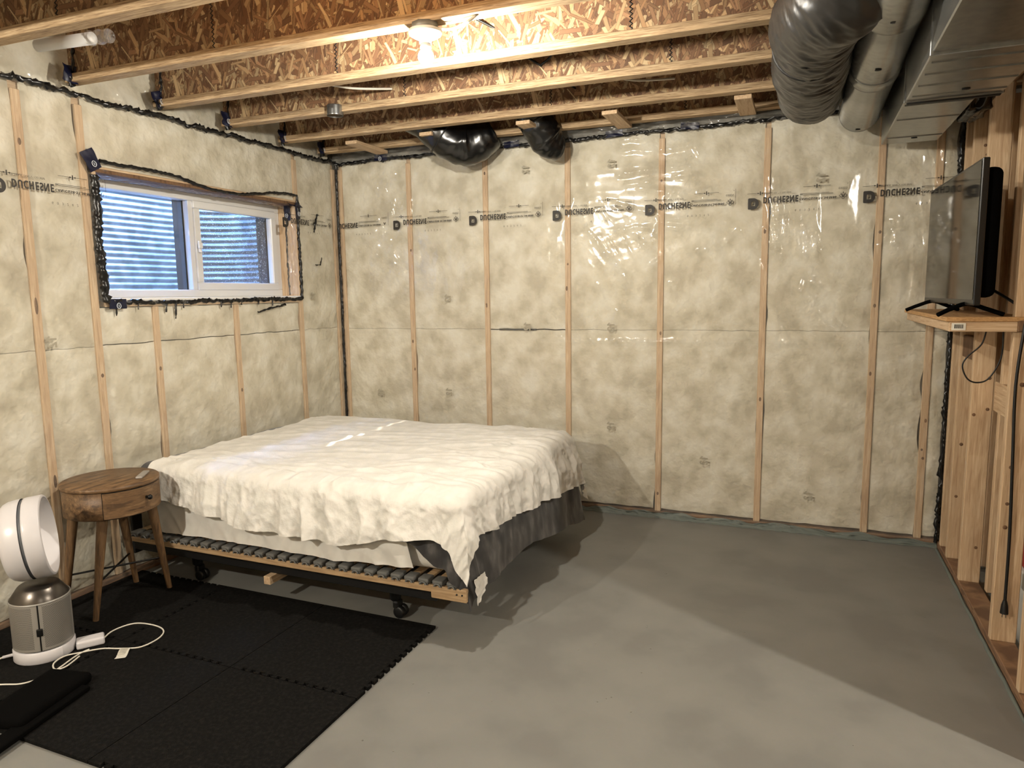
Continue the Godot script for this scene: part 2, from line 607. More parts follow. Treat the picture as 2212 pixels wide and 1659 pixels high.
	plain("fan_panel", Color(0.60, 0.585, 0.56), 0.4, 0.25)
	plain("fan_dark", Color(0.03, 0.03, 0.03), 0.4)
	# mats
	textured("foam", noise_tex(0.03, [Color(0.062, 0.059, 0.056), Color(0.082, 0.078, 0.074), Color(0.118, 0.112, 0.106)], [0.3, 0.6, 0.9], 5, FastNoiseLite.TYPE_SIMPLEX_SMOOTH, 40), Vector3(3, 3, 3), 0.85, noise_tex(0.12, [Color.BLACK, Color.WHITE], [0.3, 0.7], 3, FastNoiseLite.TYPE_SIMPLEX_SMOOTH, 41), 0.08)
	(M.foam as StandardMaterial3D).metallic_specular = 0.2
	plain("pad_black", Color(0.03, 0.028, 0.027), 0.9)
	(M.pad_black as StandardMaterial3D).metallic_specular = 0.15
	# television
	plain("tv_black", Color(0.022, 0.022, 0.024), 0.8)
	(M.tv_black as StandardMaterial3D).metallic_specular = 0.15
	plain("tv_bezel", Color(0.10, 0.10, 0.10), 0.35, 0.2)
	var scr := plain("tv_screen", Color(0.012, 0.012, 0.014), 0.06)
	scr.metallic_specular = 0.4
	plain("sticker", Color(0.85, 0.84, 0.8), 0.6)
	plain("bin_red", Color(0.62, 0.05, 0.04), 0.45)
	plain("bin_blue", Color(0.03, 0.07, 0.28), 0.45)
	plain("bin_white", Color(0.80, 0.80, 0.78), 0.5)
	plain("bin_print", Color(0.12, 0.14, 0.1), 0.6)
	textured("gravel", noise_tex(0.05, [Color(0.3, 0.29, 0.28), Color(0.6, 0.58, 0.55)], [0.3, 0.7], 3, FastNoiseLite.TYPE_CELLULAR, 44), Vector3(2, 2, 2), 0.95)
	textured("soil", noise_tex(0.02, [Color(0.20, 0.24, 0.12), Color(0.30, 0.34, 0.17)], [0.3, 0.7], 5, FastNoiseLite.TYPE_SIMPLEX_SMOOTH, 45), Vector3(2, 2, 2), 0.95)


func hole_pattern() -> ImageTexture:
	# a staggered punched pattern in two fields, plain metal between them
	var w := 1536
	var h := 512
	var im := Image.create(w, h, false, Image.FORMAT_RGB8)
	im.fill(Color(0.60, 0.585, 0.56))
	var pitch := 12
	var row := 0
	for y in range(30, h - 30, 10):
		for x in range(0, w, pitch):
			var cx := x + (pitch / 2 if row % 2 else 0)
			var share := fposmod(float(cx) / w * 4.0, 1.0)
			if share < 0.16 or share > 0.94:
				continue
			for dy in range(-3, 4):
				for dx in range(-3, 4):
					if dx * dx + dy * dy <= 11:
						im.set_pixel(posmod(cx + dx, w), y + dy, Color(0.10, 0.095, 0.09))
		row += 1
	return ImageTexture.create_from_image(im)


func wet_screen() -> ImageTexture:
	# blue-grey insect screen with beads of water
	var n := 768
	var im := Image.create(n, n, false, Image.FORMAT_RGBA8)
	im.fill(Color(0.27, 0.33, 0.40, 0.72))
	var r := RandomNumberGenerator.new()
	r.seed = 5
	for k in 2600:
		var cx := r.randi() % n
		var cy := r.randi() % n
		var rad := r.randi_range(1, 3) if r.randf() < 0.9 else r.randi_range(3, 5)
		var a := r.randf_range(0.6, 0.95)
		for dy in range(-rad, rad + 1):
			for dx in range(-rad, rad + 1):
				if dx * dx + dy * dy <= rad * rad:
					im.set_pixel(posmod(cx + dx, n), posmod(cy + dy, n), Color(0.80, 0.87, 0.95, a))
	return ImageTexture.create_from_image(im)


# ---------------------------------------------------------------- the shell

func room_shell() -> void:
	var f := structure("floor")
	obj("slab", box_between(Vector3(-0.5, -0.25, -0.5), Vector3(8.2, 0.0, 7.2), 0.0), M.floor_paint, f)
	# thicker paint line where the floor meets the walls
	var st := st_new()
	var path := []
	for i in 60:
		var x := 0.2 + i * 3.85 / 59.0
		path.append(Vector3(x, 0.003 + 0.004 * soft.get_noise_1d(x * 9.0), 0.012 + 0.006 * soft.get_noise_1d(x * 6.0 + 40.0)))
	add_tube(st, path, 0.013, 6, 0.006, 22.0)
	obj("paint_bead", done(st), M.floor_edge, f)
	st = st_new()
	path = []
	for i in 50:
		var z := 0.05 + i * 3.0 / 49.0
		path.append(Vector3(4.043 + 0.003 * soft.get_noise_1d(z * 7.0), 0.002, z))
	add_tube(st, path, 0.008, 6, 0.004, 22.0)
	obj("paint_bead", done(st), M.floor_edge, f)
	# grit on the paint
	st = st_new()
	for k in 70:
		var p := Vector3(rng.randf_range(1.9, 3.9), 0.001, rng.randf_range(0.3, 3.6))
		add_box(st, p, Vector3(rng.randf_range(0.002, 0.006), 0.002, rng.randf_range(0.002, 0.006)), 0.0)
	var grit := obj("floor_grit", done(st), M.concrete, f)
	grit.set_meta("kind", "stuff")
	var c := structure("ceiling")
	obj("subfloor", box_between(Vector3(-0.36, DECK, -0.36), Vector3(8.2, DECK + 0.25, 7.2), 0.0), M.osb, c)
	# far side of the basement, behind and beside the camera
	var wf := structure("wall_front")
	obj("panel", box_between(Vector3(-0.36, 0, 6.6), Vector3(8.2, DECK, 6.9), 0.0), M.board_wall, wf)
	var we := structure("wall_far_right")
	obj("panel", box_between(Vector3(7.4, 0, -0.36), Vector3(7.7, DECK, 7.2), 0.0), M.board_wall, we)


func wool_batt(parent: Node3D, turn: Basis, u0: float, u1: float, y0: float, y1: float, puff := 0.012) -> void:
	# u runs along the wall as seen from the room; the front lies just behind the film
	var rows := int(clampf((y1 - y0) * 26.0, 8, 40))
	var cols := int(clampf((u1 - u0) * 40.0, 6, 26))
	var pts := PackedVector3Array()
	for r in rows:
		for c in cols:
			var s := float(c) / (cols - 1)
			var t := float(r) / (rows - 1)
			var y := lerpf(y1, y0, t)
			var g0 := 0.012 * maxf(0.0, soft.get_noise_2d(y * 1.6, u0 * 9.0) - 0.2)
			var g1 := 0.012 * maxf(0.0, soft.get_noise_2d(y * 1.6 + 70.0, u1 * 9.0) - 0.2)
			var u := lerpf(u0 - 0.004 + g0 * 3.0, u1 + 0.004 - g1 * 3.0, s)
			if r == 0 or r == rows - 1:
				y += 0.006 * soft.get_noise_2d(u * 7.0, y * 3.0)
			var edge := minf(minf(s, 1.0 - s) * (u1 - u0), minf(t, 1.0 - t) * (y1 - y0))
			var w := smoothstep(0.0, 0.03, edge)
			var d := -0.008 - 0.004 * (1.0 - w) - puff * 0.4 + puff * 0.4 * soft.get_noise_3d(u * 4.0, y * 4.0, 5.0 + u0) * w
			d += 0.005 * soft.get_noise_3d(u * 14.0, y * 14.0, 2.0)
			if r == 0 or c == 0 or r == rows - 1 or c == cols - 1:
				d = -0.02
			d = minf(d, -0.007)
			pts.append(turn * Vector3(u, y, d))
	obj("insulation_batt", dense(pts, rows, cols), M.wool, parent)


func bead(parent: Node3D, points: Array, r := 0.012, rough := 0.012, called := "sealant_bead") -> void:
	var path := []
	for i in points.size() - 1:
		var a: Vector3 = points[i]
		var b: Vector3 = points[i + 1]
		var n := maxi(2, int(a.distance_to(b) / 0.012))
		for k in n:
			path.append(a.lerp(b, float(k) / n))
	path.append(points[-1])
	for i in path.size():
		var p: Vector3 = path[i]
		path[i] = p + Vector3(soft.get_noise_3dv(p * 9.0), soft.get_noise_3dv(p * 9.0 + Vector3(9, 0, 0)), 0.3 * soft.get_noise_3dv(p * 9.0 + Vector3(0, 9, 0))) * rough * 0.7
	obj(called, tube(path, r, 7, rough, 42.0), M.sealant, parent)


func tape_patch(parent: Node3D, at: Vector3, size: Vector2, turn: Basis, curl := 0.008, mark := true) -> void:
	var rows := 7
	var cols := 7
	var st := st_new()
	for side in [0, 1]:
		var pts := PackedVector3Array()
		for r in rows:
			for c in cols:
				var u := (float(c) / (cols - 1) - 0.5) * size.x
				var v := (0.5 - float(r) / (rows - 1)) * size.y
				pts.append(Vector3(u, v, curl * soft.get_noise_3d(u * 18.0 + at.x * 7.0, v * 18.0 + at.z * 5.0, at.y) + (0.0 if side else 0.0012)))
		add_grid(st, pts, rows, cols, side == 1, 1 + side)
	var o := obj("tape_patch", done(st), M.tape, parent, at, turn)
	if mark:
		var r2 := st_new()
		var ring := []
		for k in 17:
			var a := TAU * k / 16.0
			ring.append(Vector3(cos(a) * 0.011, sin(a) * 0.014 - size.y * 0.2, curl * 0.7 + 0.003))
		add_tube(r2, ring, 0.002, 5)
		add_box(r2, Vector3(0, -size.y * 0.2, curl * 0.7 + 0.003), Vector3(0.003, 0.014, 0.002), 0.0)
		obj("tape_print", done(r2), M.tape_mark, o)


# ---------------------------------------------------------------- print on the film

var print_mesh: ArrayMesh
var twelve_mesh: ArrayMesh


func add_text(st: SurfaceTool, words: String, at: Vector2, width: float, height: float, bold := false) -> void:
	var t := TextMesh.new()
	t.text = words
	t.font = bold_font if bold else text_font
	t.font_size = 48
	t.pixel_size = 0.01
	t.depth = 0.0
	t.horizontal_alignment = HORIZONTAL_ALIGNMENT_LEFT
	var b := t.get_aabb()
	var s := Vector3(width / b.size.x, height / b.size.y, 1.0)
	# printed on the far face of a sheet hung upside down: mirrored top to bottom
	var m := Transform3D(Basis(Vector3(s.x, 0, 0), Vector3(0, -s.y, 0), Vector3(0, 0, 1)), Vector3(at.x - b.position.x * s.x, at.y + (b.position.y + b.size.y * 0.5) * s.y, 0))
	flat(st)
	for i in t.get_surface_count():
		var arr := t.surface_get_arrays(i)
		var vs: PackedVector3Array = arr[Mesh.ARRAY_VERTEX]
		var ids: PackedInt32Array = arr[Mesh.ARRAY_INDEX] if arr[Mesh.ARRAY_INDEX] != null else PackedInt32Array(range(vs.size()))
		for id in ids:
			st.add_vertex(m * vs[id])


func rect(st: SurfaceTool, x0: float, x1: float, y0: float, y1: float) -> void:
	flat(st)
	quad(st, Vector3(x0, y1, 0), Vector3(x1, y1, 0), Vector3(x1, y0, 0), Vector3(x0, y0, 0))


func poly(st: SurfaceTool, pts: PackedVector2Array, holes: Array = []) -> void:
	flat(st)
	var tri := Geometry2D.triangulate_polygon(pts)
	for i in tri.size():
		st.add_vertex(Vector3(pts[tri[i]].x, pts[tri[i]].y, 0))


func make_print() -> void:
	var st := st_new()
	# logo: a D with a shield knocked out, drawn as a band around the shield (origin: lower left of the logo)
	var outer := PackedVector2Array()
	var inner := PackedVector2Array()
	var n := 40
	for i in n + 1:
		var a := TAU * i / n
		# walk around from the left centre
		var dir := Vector2(-cos(a), sin(a))
		var t := 1e9
		# D outline: box 0..0.03 joined to a half disc
		var ce := Vector2(0.029, 0.033)
		if absf(dir.x) > 1e-6 and dir.x < 0:
			t = minf(t, (0.0 - ce.x) / dir.x)
		if absf(dir.y) > 1e-6 and dir.x < 0:
			t = minf(t, (0.033 * signf(dir.y)) / dir.y)
		if dir.x >= 0:
			t = 0.033 / sqrt(dir.x * dir.x * 1.1 + dir.y * dir.y)
		outer.append(ce + dir * t)
		var sh := Vector2(clampf(dir.x * 2.0, -1, 1) * 0.011, clampf(dir.y * 1.7, -1, 1) * 0.013)
		if dir.y > 0:
			sh.x *= 1.0 - 0.55 * maxf(0.0, dir.y - 0.4)
		inner.append(ce + sh)
	flat(st)
	for i in n:
		for p in [outer[i], inner[i + 1], inner[i], outer[i], outer[i + 1], inner[i + 1]]:
			st.add_vertex(Vector3(p.x, p.y, 0))
	rect(st, 0.024, 0.036, 0.026, 0.030)
	rect(st, 0.032, 0.036, 0.026, 0.042)
	add_text(st, "DUCHESNE", Vector2(0.086, 0.050), 0.192, 0.037, true)
	add_text(st, "CAN/CGSB-51.34-M86", Vector2(0.284, 0.044), 0.196, 0.0125, true)
	rect(st, 0.286, 0.462, 0.0665, 0.0685)
	rect(st, 0.286, 0.440, 0.0725, 0.0745)
	rect(st, 0.286, 0.300, 0.0695, 0.0715)
	add_text(st, "ULTRA + .006\" / 150 MM", Vector2(0.082, 0.088), 0.155, 0.0095)
	add_text(st, "69005", Vector2(0.490, 0.092), 0.044, 0.012)
	# arrows meeting at a tick
	for a in [[-0.005, 0.135, 0.068, 0.092], [0.302, 0.448, 0.375, 0.113]]:
		rect(st, a[0], a[1], a[3] - 0.0009, a[3] + 0.0009)
		rect(st, a[2] - 0.0028, a[2] + 0.0028, a[3] - 0.011, a[3] + 0.011)
		for s in [-1.0, 1.0]:
			flat(st)
			st.add_vertex(Vector3(a[2] + s * 0.004, a[3], 0)); st.add_vertex(Vector3(a[2] + s * 0.015, a[3] + 0.004, 0)); st.add_vertex(Vector3(a[2] + s * 0.015, a[3] - 0.004, 0))
	# leaf emblem in outline
	var leaf := [Vector2(0, -1), Vector2(-0.08, -0.45), Vector2(-0.6, -0.55), Vector2(-0.5, -0.3), Vector2(-1, 0.1), Vector2(-0.75, 0.2), Vector2(-0.8, 0.5), Vector2(-0.45, 0.4), Vector2(-0.3, 0.35), Vector2(-0.35, 0.85), Vector2(-0.15, 0.75), Vector2(0, 1.05), Vector2(0.15, 0.75), Vector2(0.35, 0.85), Vector2(0.3, 0.35), Vector2(0.45, 0.4), Vector2(0.8, 0.5), Vector2(0.75, 0.2), Vector2(1, 0.1), Vector2(0.5, -0.3), Vector2(0.6, -0.55), Vector2(0.08, -0.45), Vector2(0, -1)]
	for i in leaf.size() - 1:
		var a: Vector2 = leaf[i] * 0.021 + Vector2(0.514, 0.052)
		var b: Vector2 = leaf[i + 1] * 0.021 + Vector2(0.514, 0.052)
		a.y = 0.104 - a.y
		b.y = 0.104 - b.y
		var w := (b - a).normalized().orthogonal() * 0.0011
		quad(st, Vector3(a.x + w.x, a.y + w.y, 0), Vector3(b.x + w.x, b.y + w.y, 0), Vector3(b.x - w.x, b.y - w.y, 0), Vector3(a.x - w.x, a.y - w.y, 0))
	add_text(st, "A", Vector2(0.503, 0.050), 0.022, 0.018, true)
	rect(st, 0.545, 0.5465, 0.038, 0.128)
	add_text(st, "6", Vector2(0.533, 0.117), 0.005, 0.007)
	for k in 6:
		add_text(st, "603242"[k], Vector2(0.262 + k * 0.0245, -0.018), 0.007, 0.011)
	st.index()
	st.generate_normals()
	print_mesh = st.commit()
	st = st_new()
	add_text(st, "12", Vector2(-0.028, 0.0), 0.056, 0.05, true)
	st.index()
	st.generate_normals()
	twelve_mesh = st.commit()


# ---------------------------------------------------------------- film

func film_back(x: float, y: float) -> float:
	# height of the film off the stud faces: billows in each bay, taut at the studs, creased where it was pulled
	var bay := x / 0.612
	var f := bay - floorf(bay)
	var free := smoothstep(0.0, 0.25, minf(f, 1.0 - f))
	var h := 0.004 + 0.007 * free * (0.6 + 0.6 * soft.get_noise_2d(x * 1.1 + 3.0, y * 0.9))
	# long level creases, upper middle
	var m1 := exp(-pow((x - 2.35) / 0.55, 2.0) - pow((y - 2.22) / 0.26, 2.0))
	h += 0.003 * m1 * ridge.get_noise_2d(x * 0.7 + 2.0, y * 4.2 + x * 0.5)
	var m2 := exp(-pow((x - 2.3) / 0.5, 2.0) - pow((y - 1.86) / 0.2, 2.0))
	h += 0.0015 * m2 * ridge.get_noise_2d(x * 1.3 + 7.0, y * 5.0 - x * 1.2)
	# slanting creases below
	var m3 := exp(-pow((x - 2.2 - (1.75 - y) * 0.55) / 0.28, 2.0)) * smoothstep(1.0, 1.4, y) * smoothstep(2.2, 1.8, y)
	h += 0.0015 * m3 * ridge.get_noise_2d((x + y * 0.62) * 4.2, (y - x) * 0.9)
	# upright creases towards the right corner
	var m4 := smoothstep(2.95, 3.2, x) * smoothstep(0.9, 1.4, y) * smoothstep(2.45, 2.2, y)
	h += 0.003 * m4 * ridge.get_noise_2d(x * 4.5 + 4.0, y * 0.9)
	var m5 := exp(-pow((x - 3.95) / 0.12, 2.0))
	h += 0.010 * m5 * ridge.get_noise_2d(x * 7.0 + 4.0, y * 1.2)
	# bay beside the corner and small crumples all over
	var m6 := exp(-pow((x - 0.4) / 0.25, 2.0)) * smoothstep(1.3, 1.8, y)
	h += 0.009 * m6 * ridge.get_noise_2d(x * 6.0, y * 3.0)
	var some := smoothstep(-0.1, 0.5, soft.get_noise_2d(x * 1.3 + 20.0, y * 1.3 + 8.0)) * smoothstep(0.5, 1.3, y)
	h += 0.002 * some * ridge.get_noise_2d(x * 4.0 + 9.0, y * 1.6 + x)
	h += 0.0001 * soft.get_noise_2d(x * 26.0, y * 22.0) * smoothstep(0.3, 1.2, y)
	# folded-sheet crease
	h += 0.004 * exp(-pow((y - 1.168) / 0.006, 2.0)) * smoothstep(1.6, 1.9, x) * smoothstep(3.5, 3.2, x)
	return maxf(h, 0.0005)


func film_left(z: float, y: float) -> float:
	var h := 0.003 + 0.006 * (0.5 + 0.6 * soft.get_noise_2d(z * 1.2 + 31.0, y * 0.9))
	var m1 := smoothstep(0.5, 0.3, z)
	h += 0.010 * m1 * ridge.get_noise_2d(z * 5.0, y * 4.0 + z * 4.0)
	h += 0.0015 * ridge.get_noise_2d(z * 2.5 + 3.0, y * 2.0) * smoothstep(0.9, 1.6, y)
	return maxf(h, 0.0005)


# ---------------------------------------------------------------- left wall

func left_wall() -> void:
	make_print()
	var w := structure("wall_left")
	var z_end := 6.6
	# concrete with the window opening
	var oz0 := 0.47
	var oz1 := 1.985
	var oy0 := 1.485
	var oy1 := 2.13
	var st := st_new()
	for b in [[-0.36, 0.0, z_end, 0.0, oy0], [-0.36, 0.0, z_end, oy1, DECK], [-0.36, 0.0, oz0, oy0, oy1], [-0.36, oz1, z_end, oy0, oy1]]:
		var z0: float = -0.36 if b[1] == 0.0 else b[1]
		add_box(st, Vector3(-0.23, (b[3] + b[4]) * 0.5, (z0 + b[2]) * 0.5), Vector3(0.26, b[4] - b[3], b[2] - z0), 0.0)
	obj("concrete", done(st), M.concrete, w)
	var left := Basis(Vector3.UP, PI / 2)   # u runs towards -z
	# studs (front face at x = -0.006)
	var full := [0.024, 0.461, 2.034, 2.33, 2.94, 3.55, 4.16, 4.77, 5.38, 5.99, 6.5]
	for z in full:
		obj("stud", box_between(Vector3(-0.095, 0.04, z - 0.019), Vector3(-0.006, 2.43, z + 0.019)), M.pine_y, w)
	for z in [1.083, 1.682]:
		obj("stud", box_between(Vector3(-0.095, 0.04, z - 0.019), Vector3(-0.006, oy0 - 0.04, z + 0.019)), M.pine_y, w)
		obj("stud", box_between(Vector3(-0.095, oy1 + 0.09, z - 0.019), Vector3(-0.03, 2.43, z + 0.019)), M.pine_y, w)
	obj("sill_plate", box_between(Vector3(-0.099, oy0 - 0.038, oz0), Vector3(-0.004, oy0, oz1)), M.pine_z, w)
	obj("header", box_between(Vector3(-0.099, oy1, oz0), Vector3(-0.004, oy1 + 0.02, oz1)), M.pine_z, w)
	obj("bottom_plate", box_between(Vector3(-0.099, 0.0, 0.0), Vector3(-0.004, 0.038, z_end)), M.plate_wood, w)
	obj("top_plate", box_between(Vector3(-0.099, 2.43, 0.0), Vector3(-0.03, 2.468, z_end)), M.pine_z, w)
	# window reveal boards
	obj("jamb", box_between(Vector3(-0.19, oy0, oz0 - 0.01), Vector3(-0.003, oy1, oz0 + 0.012)), M.pine_y, w)
	obj("jamb", box_between(Vector3(-0.19, oy0, oz1 - 0.012), Vector3(-0.003, oy1, oz1 + 0.01)), M.pine_y, w)
	obj("head_board", box_between(Vector3(-0.19, oy1 - 0.012, oz0), Vector3(-0.003, oy1 + 0.01, oz1)), M.brown_wood, w)
	obj("sill_board", box_between(Vector3(-0.19, oy0 - 0.01, oz0), Vector3(0.004, oy0 + 0.008, oz1)), M.pvc, w)
	# insulation: bays between studs, each in two lifts
	var seam := 1.25
	for p in [[0.045, 0.44], [2.054, 2.31], [2.35, 2.92], [2.96, 3.53], [3.57, 4.14]]:
		wool_batt(w, left, -p[1], -p[0], seam + 0.001, 2.468)
		wool_batt(w, left, -p[1], -p[0], 0.042, seam - 0.001)
	for p in [[0.482, 1.063], [1.103, 1.662], [1.702, 2.013]]:
		wool_batt(w, left, -p[1], -p[0], seam + 0.004, oy0 - 0.042)
		wool_batt(w, left, -p[1], -p[0], 0.042, seam - 0.001)
	wool_batt(w, left, -2.013, -0.482, oy1 + 0.022, 2.468)
	# film with the window cut out: four sheets that meet
	var parts := [[0.0, oz0, 0.02, 2.47], [oz1, 4.3, 0.02, 2.47], [oz0, oz1, 0.02, oy0], [oz0, oz1, oy1 + 0.015, 2.47]]
	for p in parts:
		var cell := 0.011 if p[0] == 0.0 else 0.018
		var cols := int((p[1] - p[0]) / cell) + 2
		var rows := int((p[3] - p[2]) / cell) + 2
		var pts := PackedVector3Array()
		for r in rows:
			var y := lerpf(p[3], p[2], float(r) / (rows - 1))
			for c in cols:
				var z := lerpf(p[1], p[0], float(c) / (cols - 1))
				pts.append(Vector3(film_left(z, y), y, z))
		obj("poly_film", dense(pts, rows, cols), M.film, w)
	# film turned into the reveal, crumpled
	for k in 2:
		var pts := PackedVector3Array()
		var rows := 40
		var cols := 26
		for r in rows:
			for c in cols:
				var s := float(c) / (cols - 1)
				var t := float(r) / (rows - 1)
				if k == 0:
					var y := lerpf(oy1 - 0.02, oy0 + 0.02, t)
					pts.append(Vector3(lerpf(-0.09, 0.004, s), y, oz0 + 0.02 + 0.008 * ridge.get_noise_2d(s * 1.2, y * 5.0)))
				else:
					var z := lerpf(oz1 - 0.02, oz0 + 0.02, t)
					pts.append(Vector3(lerpf(-0.1, 0.004, s), oy1 + 0.01 - 0.03 * (1.0 - s) - 0.012 * absf(ridge.get_noise_2d(s * 1.5, z * 4.0)), z))
		obj("poly_film", dense(pts, rows, cols), M.film, w)
	# rim behind the joist ends, under film as well
	obj("rim_board", box_between(Vector3(-0.1, 2.47, 0.0), Vector3(-0.07, DECK, z_end), 0.0), M.wool, w)
	for i in 5:
		var z1: float = [2.42, 1.94, 1.45, 0.95, 0.44][i]
		var z0: float = [2.06, 1.56, 1.07, 0.56, 0.16][i]
		var rows := 20
		var cols := 24
		var pts := PackedVector3Array()
		for r in rows:
			for c in cols:
				var s := float(c) / (cols - 1)
				var t := float(r) / (rows - 1)
				var z := lerpf(z1, z0, s)
				var y := lerpf(DECK - 0.01, 2.475, t)
				pts.append(Vector3(-0.05 + 0.05 * t * t + 0.02 * ridge.get_noise_2d(z * 4.0, y * 5.0), y, z))
		obj("poly_film", dense(pts, rows, cols), M.film, w)
	# sealant
	var line := []
	for i in 31:
		var z := 3.9 - i * 0.13
		line.append(Vector3(0.006, TOP + 0.006 * soft.get_noise_1d(z * 3.0), z))
	bead(w, line, 0.012, 0.02)
	bead(w, [Vector3(0.006, 2.10, 1.99), Vector3(0.008, 1.75, 2.0), Vector3(0.006, 1.47, 1.985)], 0.02, 0.02)
	var top := []
	for i in 13:
		var z := 1.96 - i * 0.124
		top.append(Vector3(0.006, 2.185 + [-0.01, -0.012, -0.01, -0.012, -0.02, -0.045, -0.055, -0.06, -0.05, -0.035, -0.01, 0.0, 0.0][i], z))
	bead(w, top, 0.009, 0.008)
	bead(w, [Vector3(0.006, 2.18, 0.468), Vector3(0.006, 1.48, 0.468)], 0.009, 0.01)
	bead(w, [Vector3(0.006, 1.472, 1.98), Vector3(0.006, 1.468, 1.2), Vector3(0.006, 1.474, 0.47)], 0.011, 0.016)
	bead(w, [Vector3(-0.085, 2.06, 0.485), Vector3(-0.09, 1.5, 0.485)], 0.005, 0.008)
	# runs and smears of sealant
	for p in [[1.93, 0.06], [1.80, 0.03], [1.62, 0.05], [1.56, 0.09], [1.5, 0.03], [1.22, 0.03], [1.14, 0.035], [1.05, 0.02], [0.9, 0.02], [0.77, 0.03]]:
		bead(w, [Vector3(0.008, 1.468, p[0]), Vector3(0.008, 1.46 - p[1], p[0] + 0.006)], 0.004, 0.006, "sealant_run")
	bead(w, [Vector3(0.01, 2.075, 0.262), Vector3(0.01, 2.0, 0.285), Vector3(0.01, 1.945, 0.305)], 0.006, 0.016, "sealant_run")
	bead(w, [Vector3(0.01, 1.77, 0.226), Vector3(0.01, 1.715, 0.25), Vector3(0.01, 1.715, 0.305)], 0.004, 0.008, "sealant_run")
	bead(w, [Vector3(0.01, 1.395, 0.91), Vector3(0.01, 1.41, 0.8), Vector3(0.01, 1.432, 0.65)], 0.006, 0.012, "sealant_run")
	bead(w, [Vector3(0.012, 2.46, 0.012), Vector3(0.012, 1.9, 0.012), Vector3(0.012, 1.2, 0.012), Vector3(0.012, 0.05, 0.012)], 0.008, 0.008)
	# blue tape
	tape_patch(w, Vector3(0.018, 2.17, 2.01), Vector2(0.075, 0.1), left * Basis(Vector3.BACK, 0.5))
	tape_patch(w, Vector3(0.016, 1.462, 1.93), Vector2(0.10, 0.05), left)
	tape_patch(w, Vector3(0.0, 2.12, 0.49), Vector2(0.13, 0.045), left * Basis(Vector3.RIGHT, -0.9), 0.006, false)
	tape_patch(w, Vector3(0.014, 2.08, 0.475), Vector2(0.045, 0.11), left)
	tape_patch(w, Vector3(-0.06, 2.07, 0.497), Vector2(0.05, 0.11), Basis.IDENTITY)
	for p in [[2.334, 1.46, 5.0], [2.328, 0.62, 4.0], [2.335, 2.2, 2.0], [1.682, 1.1, 1.5], [1.083, 0.9, 1.5], [2.034, 1.1, 1.3]]:
		obj("knot", lathe([Vector2(0.0005, 0.0008), Vector2(0.007, 0.0008), Vector2(0.009, -0.001)], 12, Basis(Vector3.BACK, -PI / 2)), M.brown_wood, w, Vector3(-0.0058, p[1], p[0]), Basis.from_scale(Vector3(1, p[2], 1)))
	# print
	for k in range(-1, 4):
		var z := 0.356 + 0.278 + k * PERIOD
		if z < 0.05 or z > 4.0:
			continue
		if z > 0.66 and z < 1.98:
			continue
		obj("printed_lettering", print_mesh, M.print, w, Vector3(0.0115, 1.958, z), left)
	for p in [[0.35, 1.49], [2.29, 1.29]]:
		obj("printed_lettering", twelve_mesh, M.faint_print, w, Vector3(0.0105, p[1], p[0]), left * Basis(Vector3.BACK, -PI / 2))


# ---------------------------------------------------------------- back wall

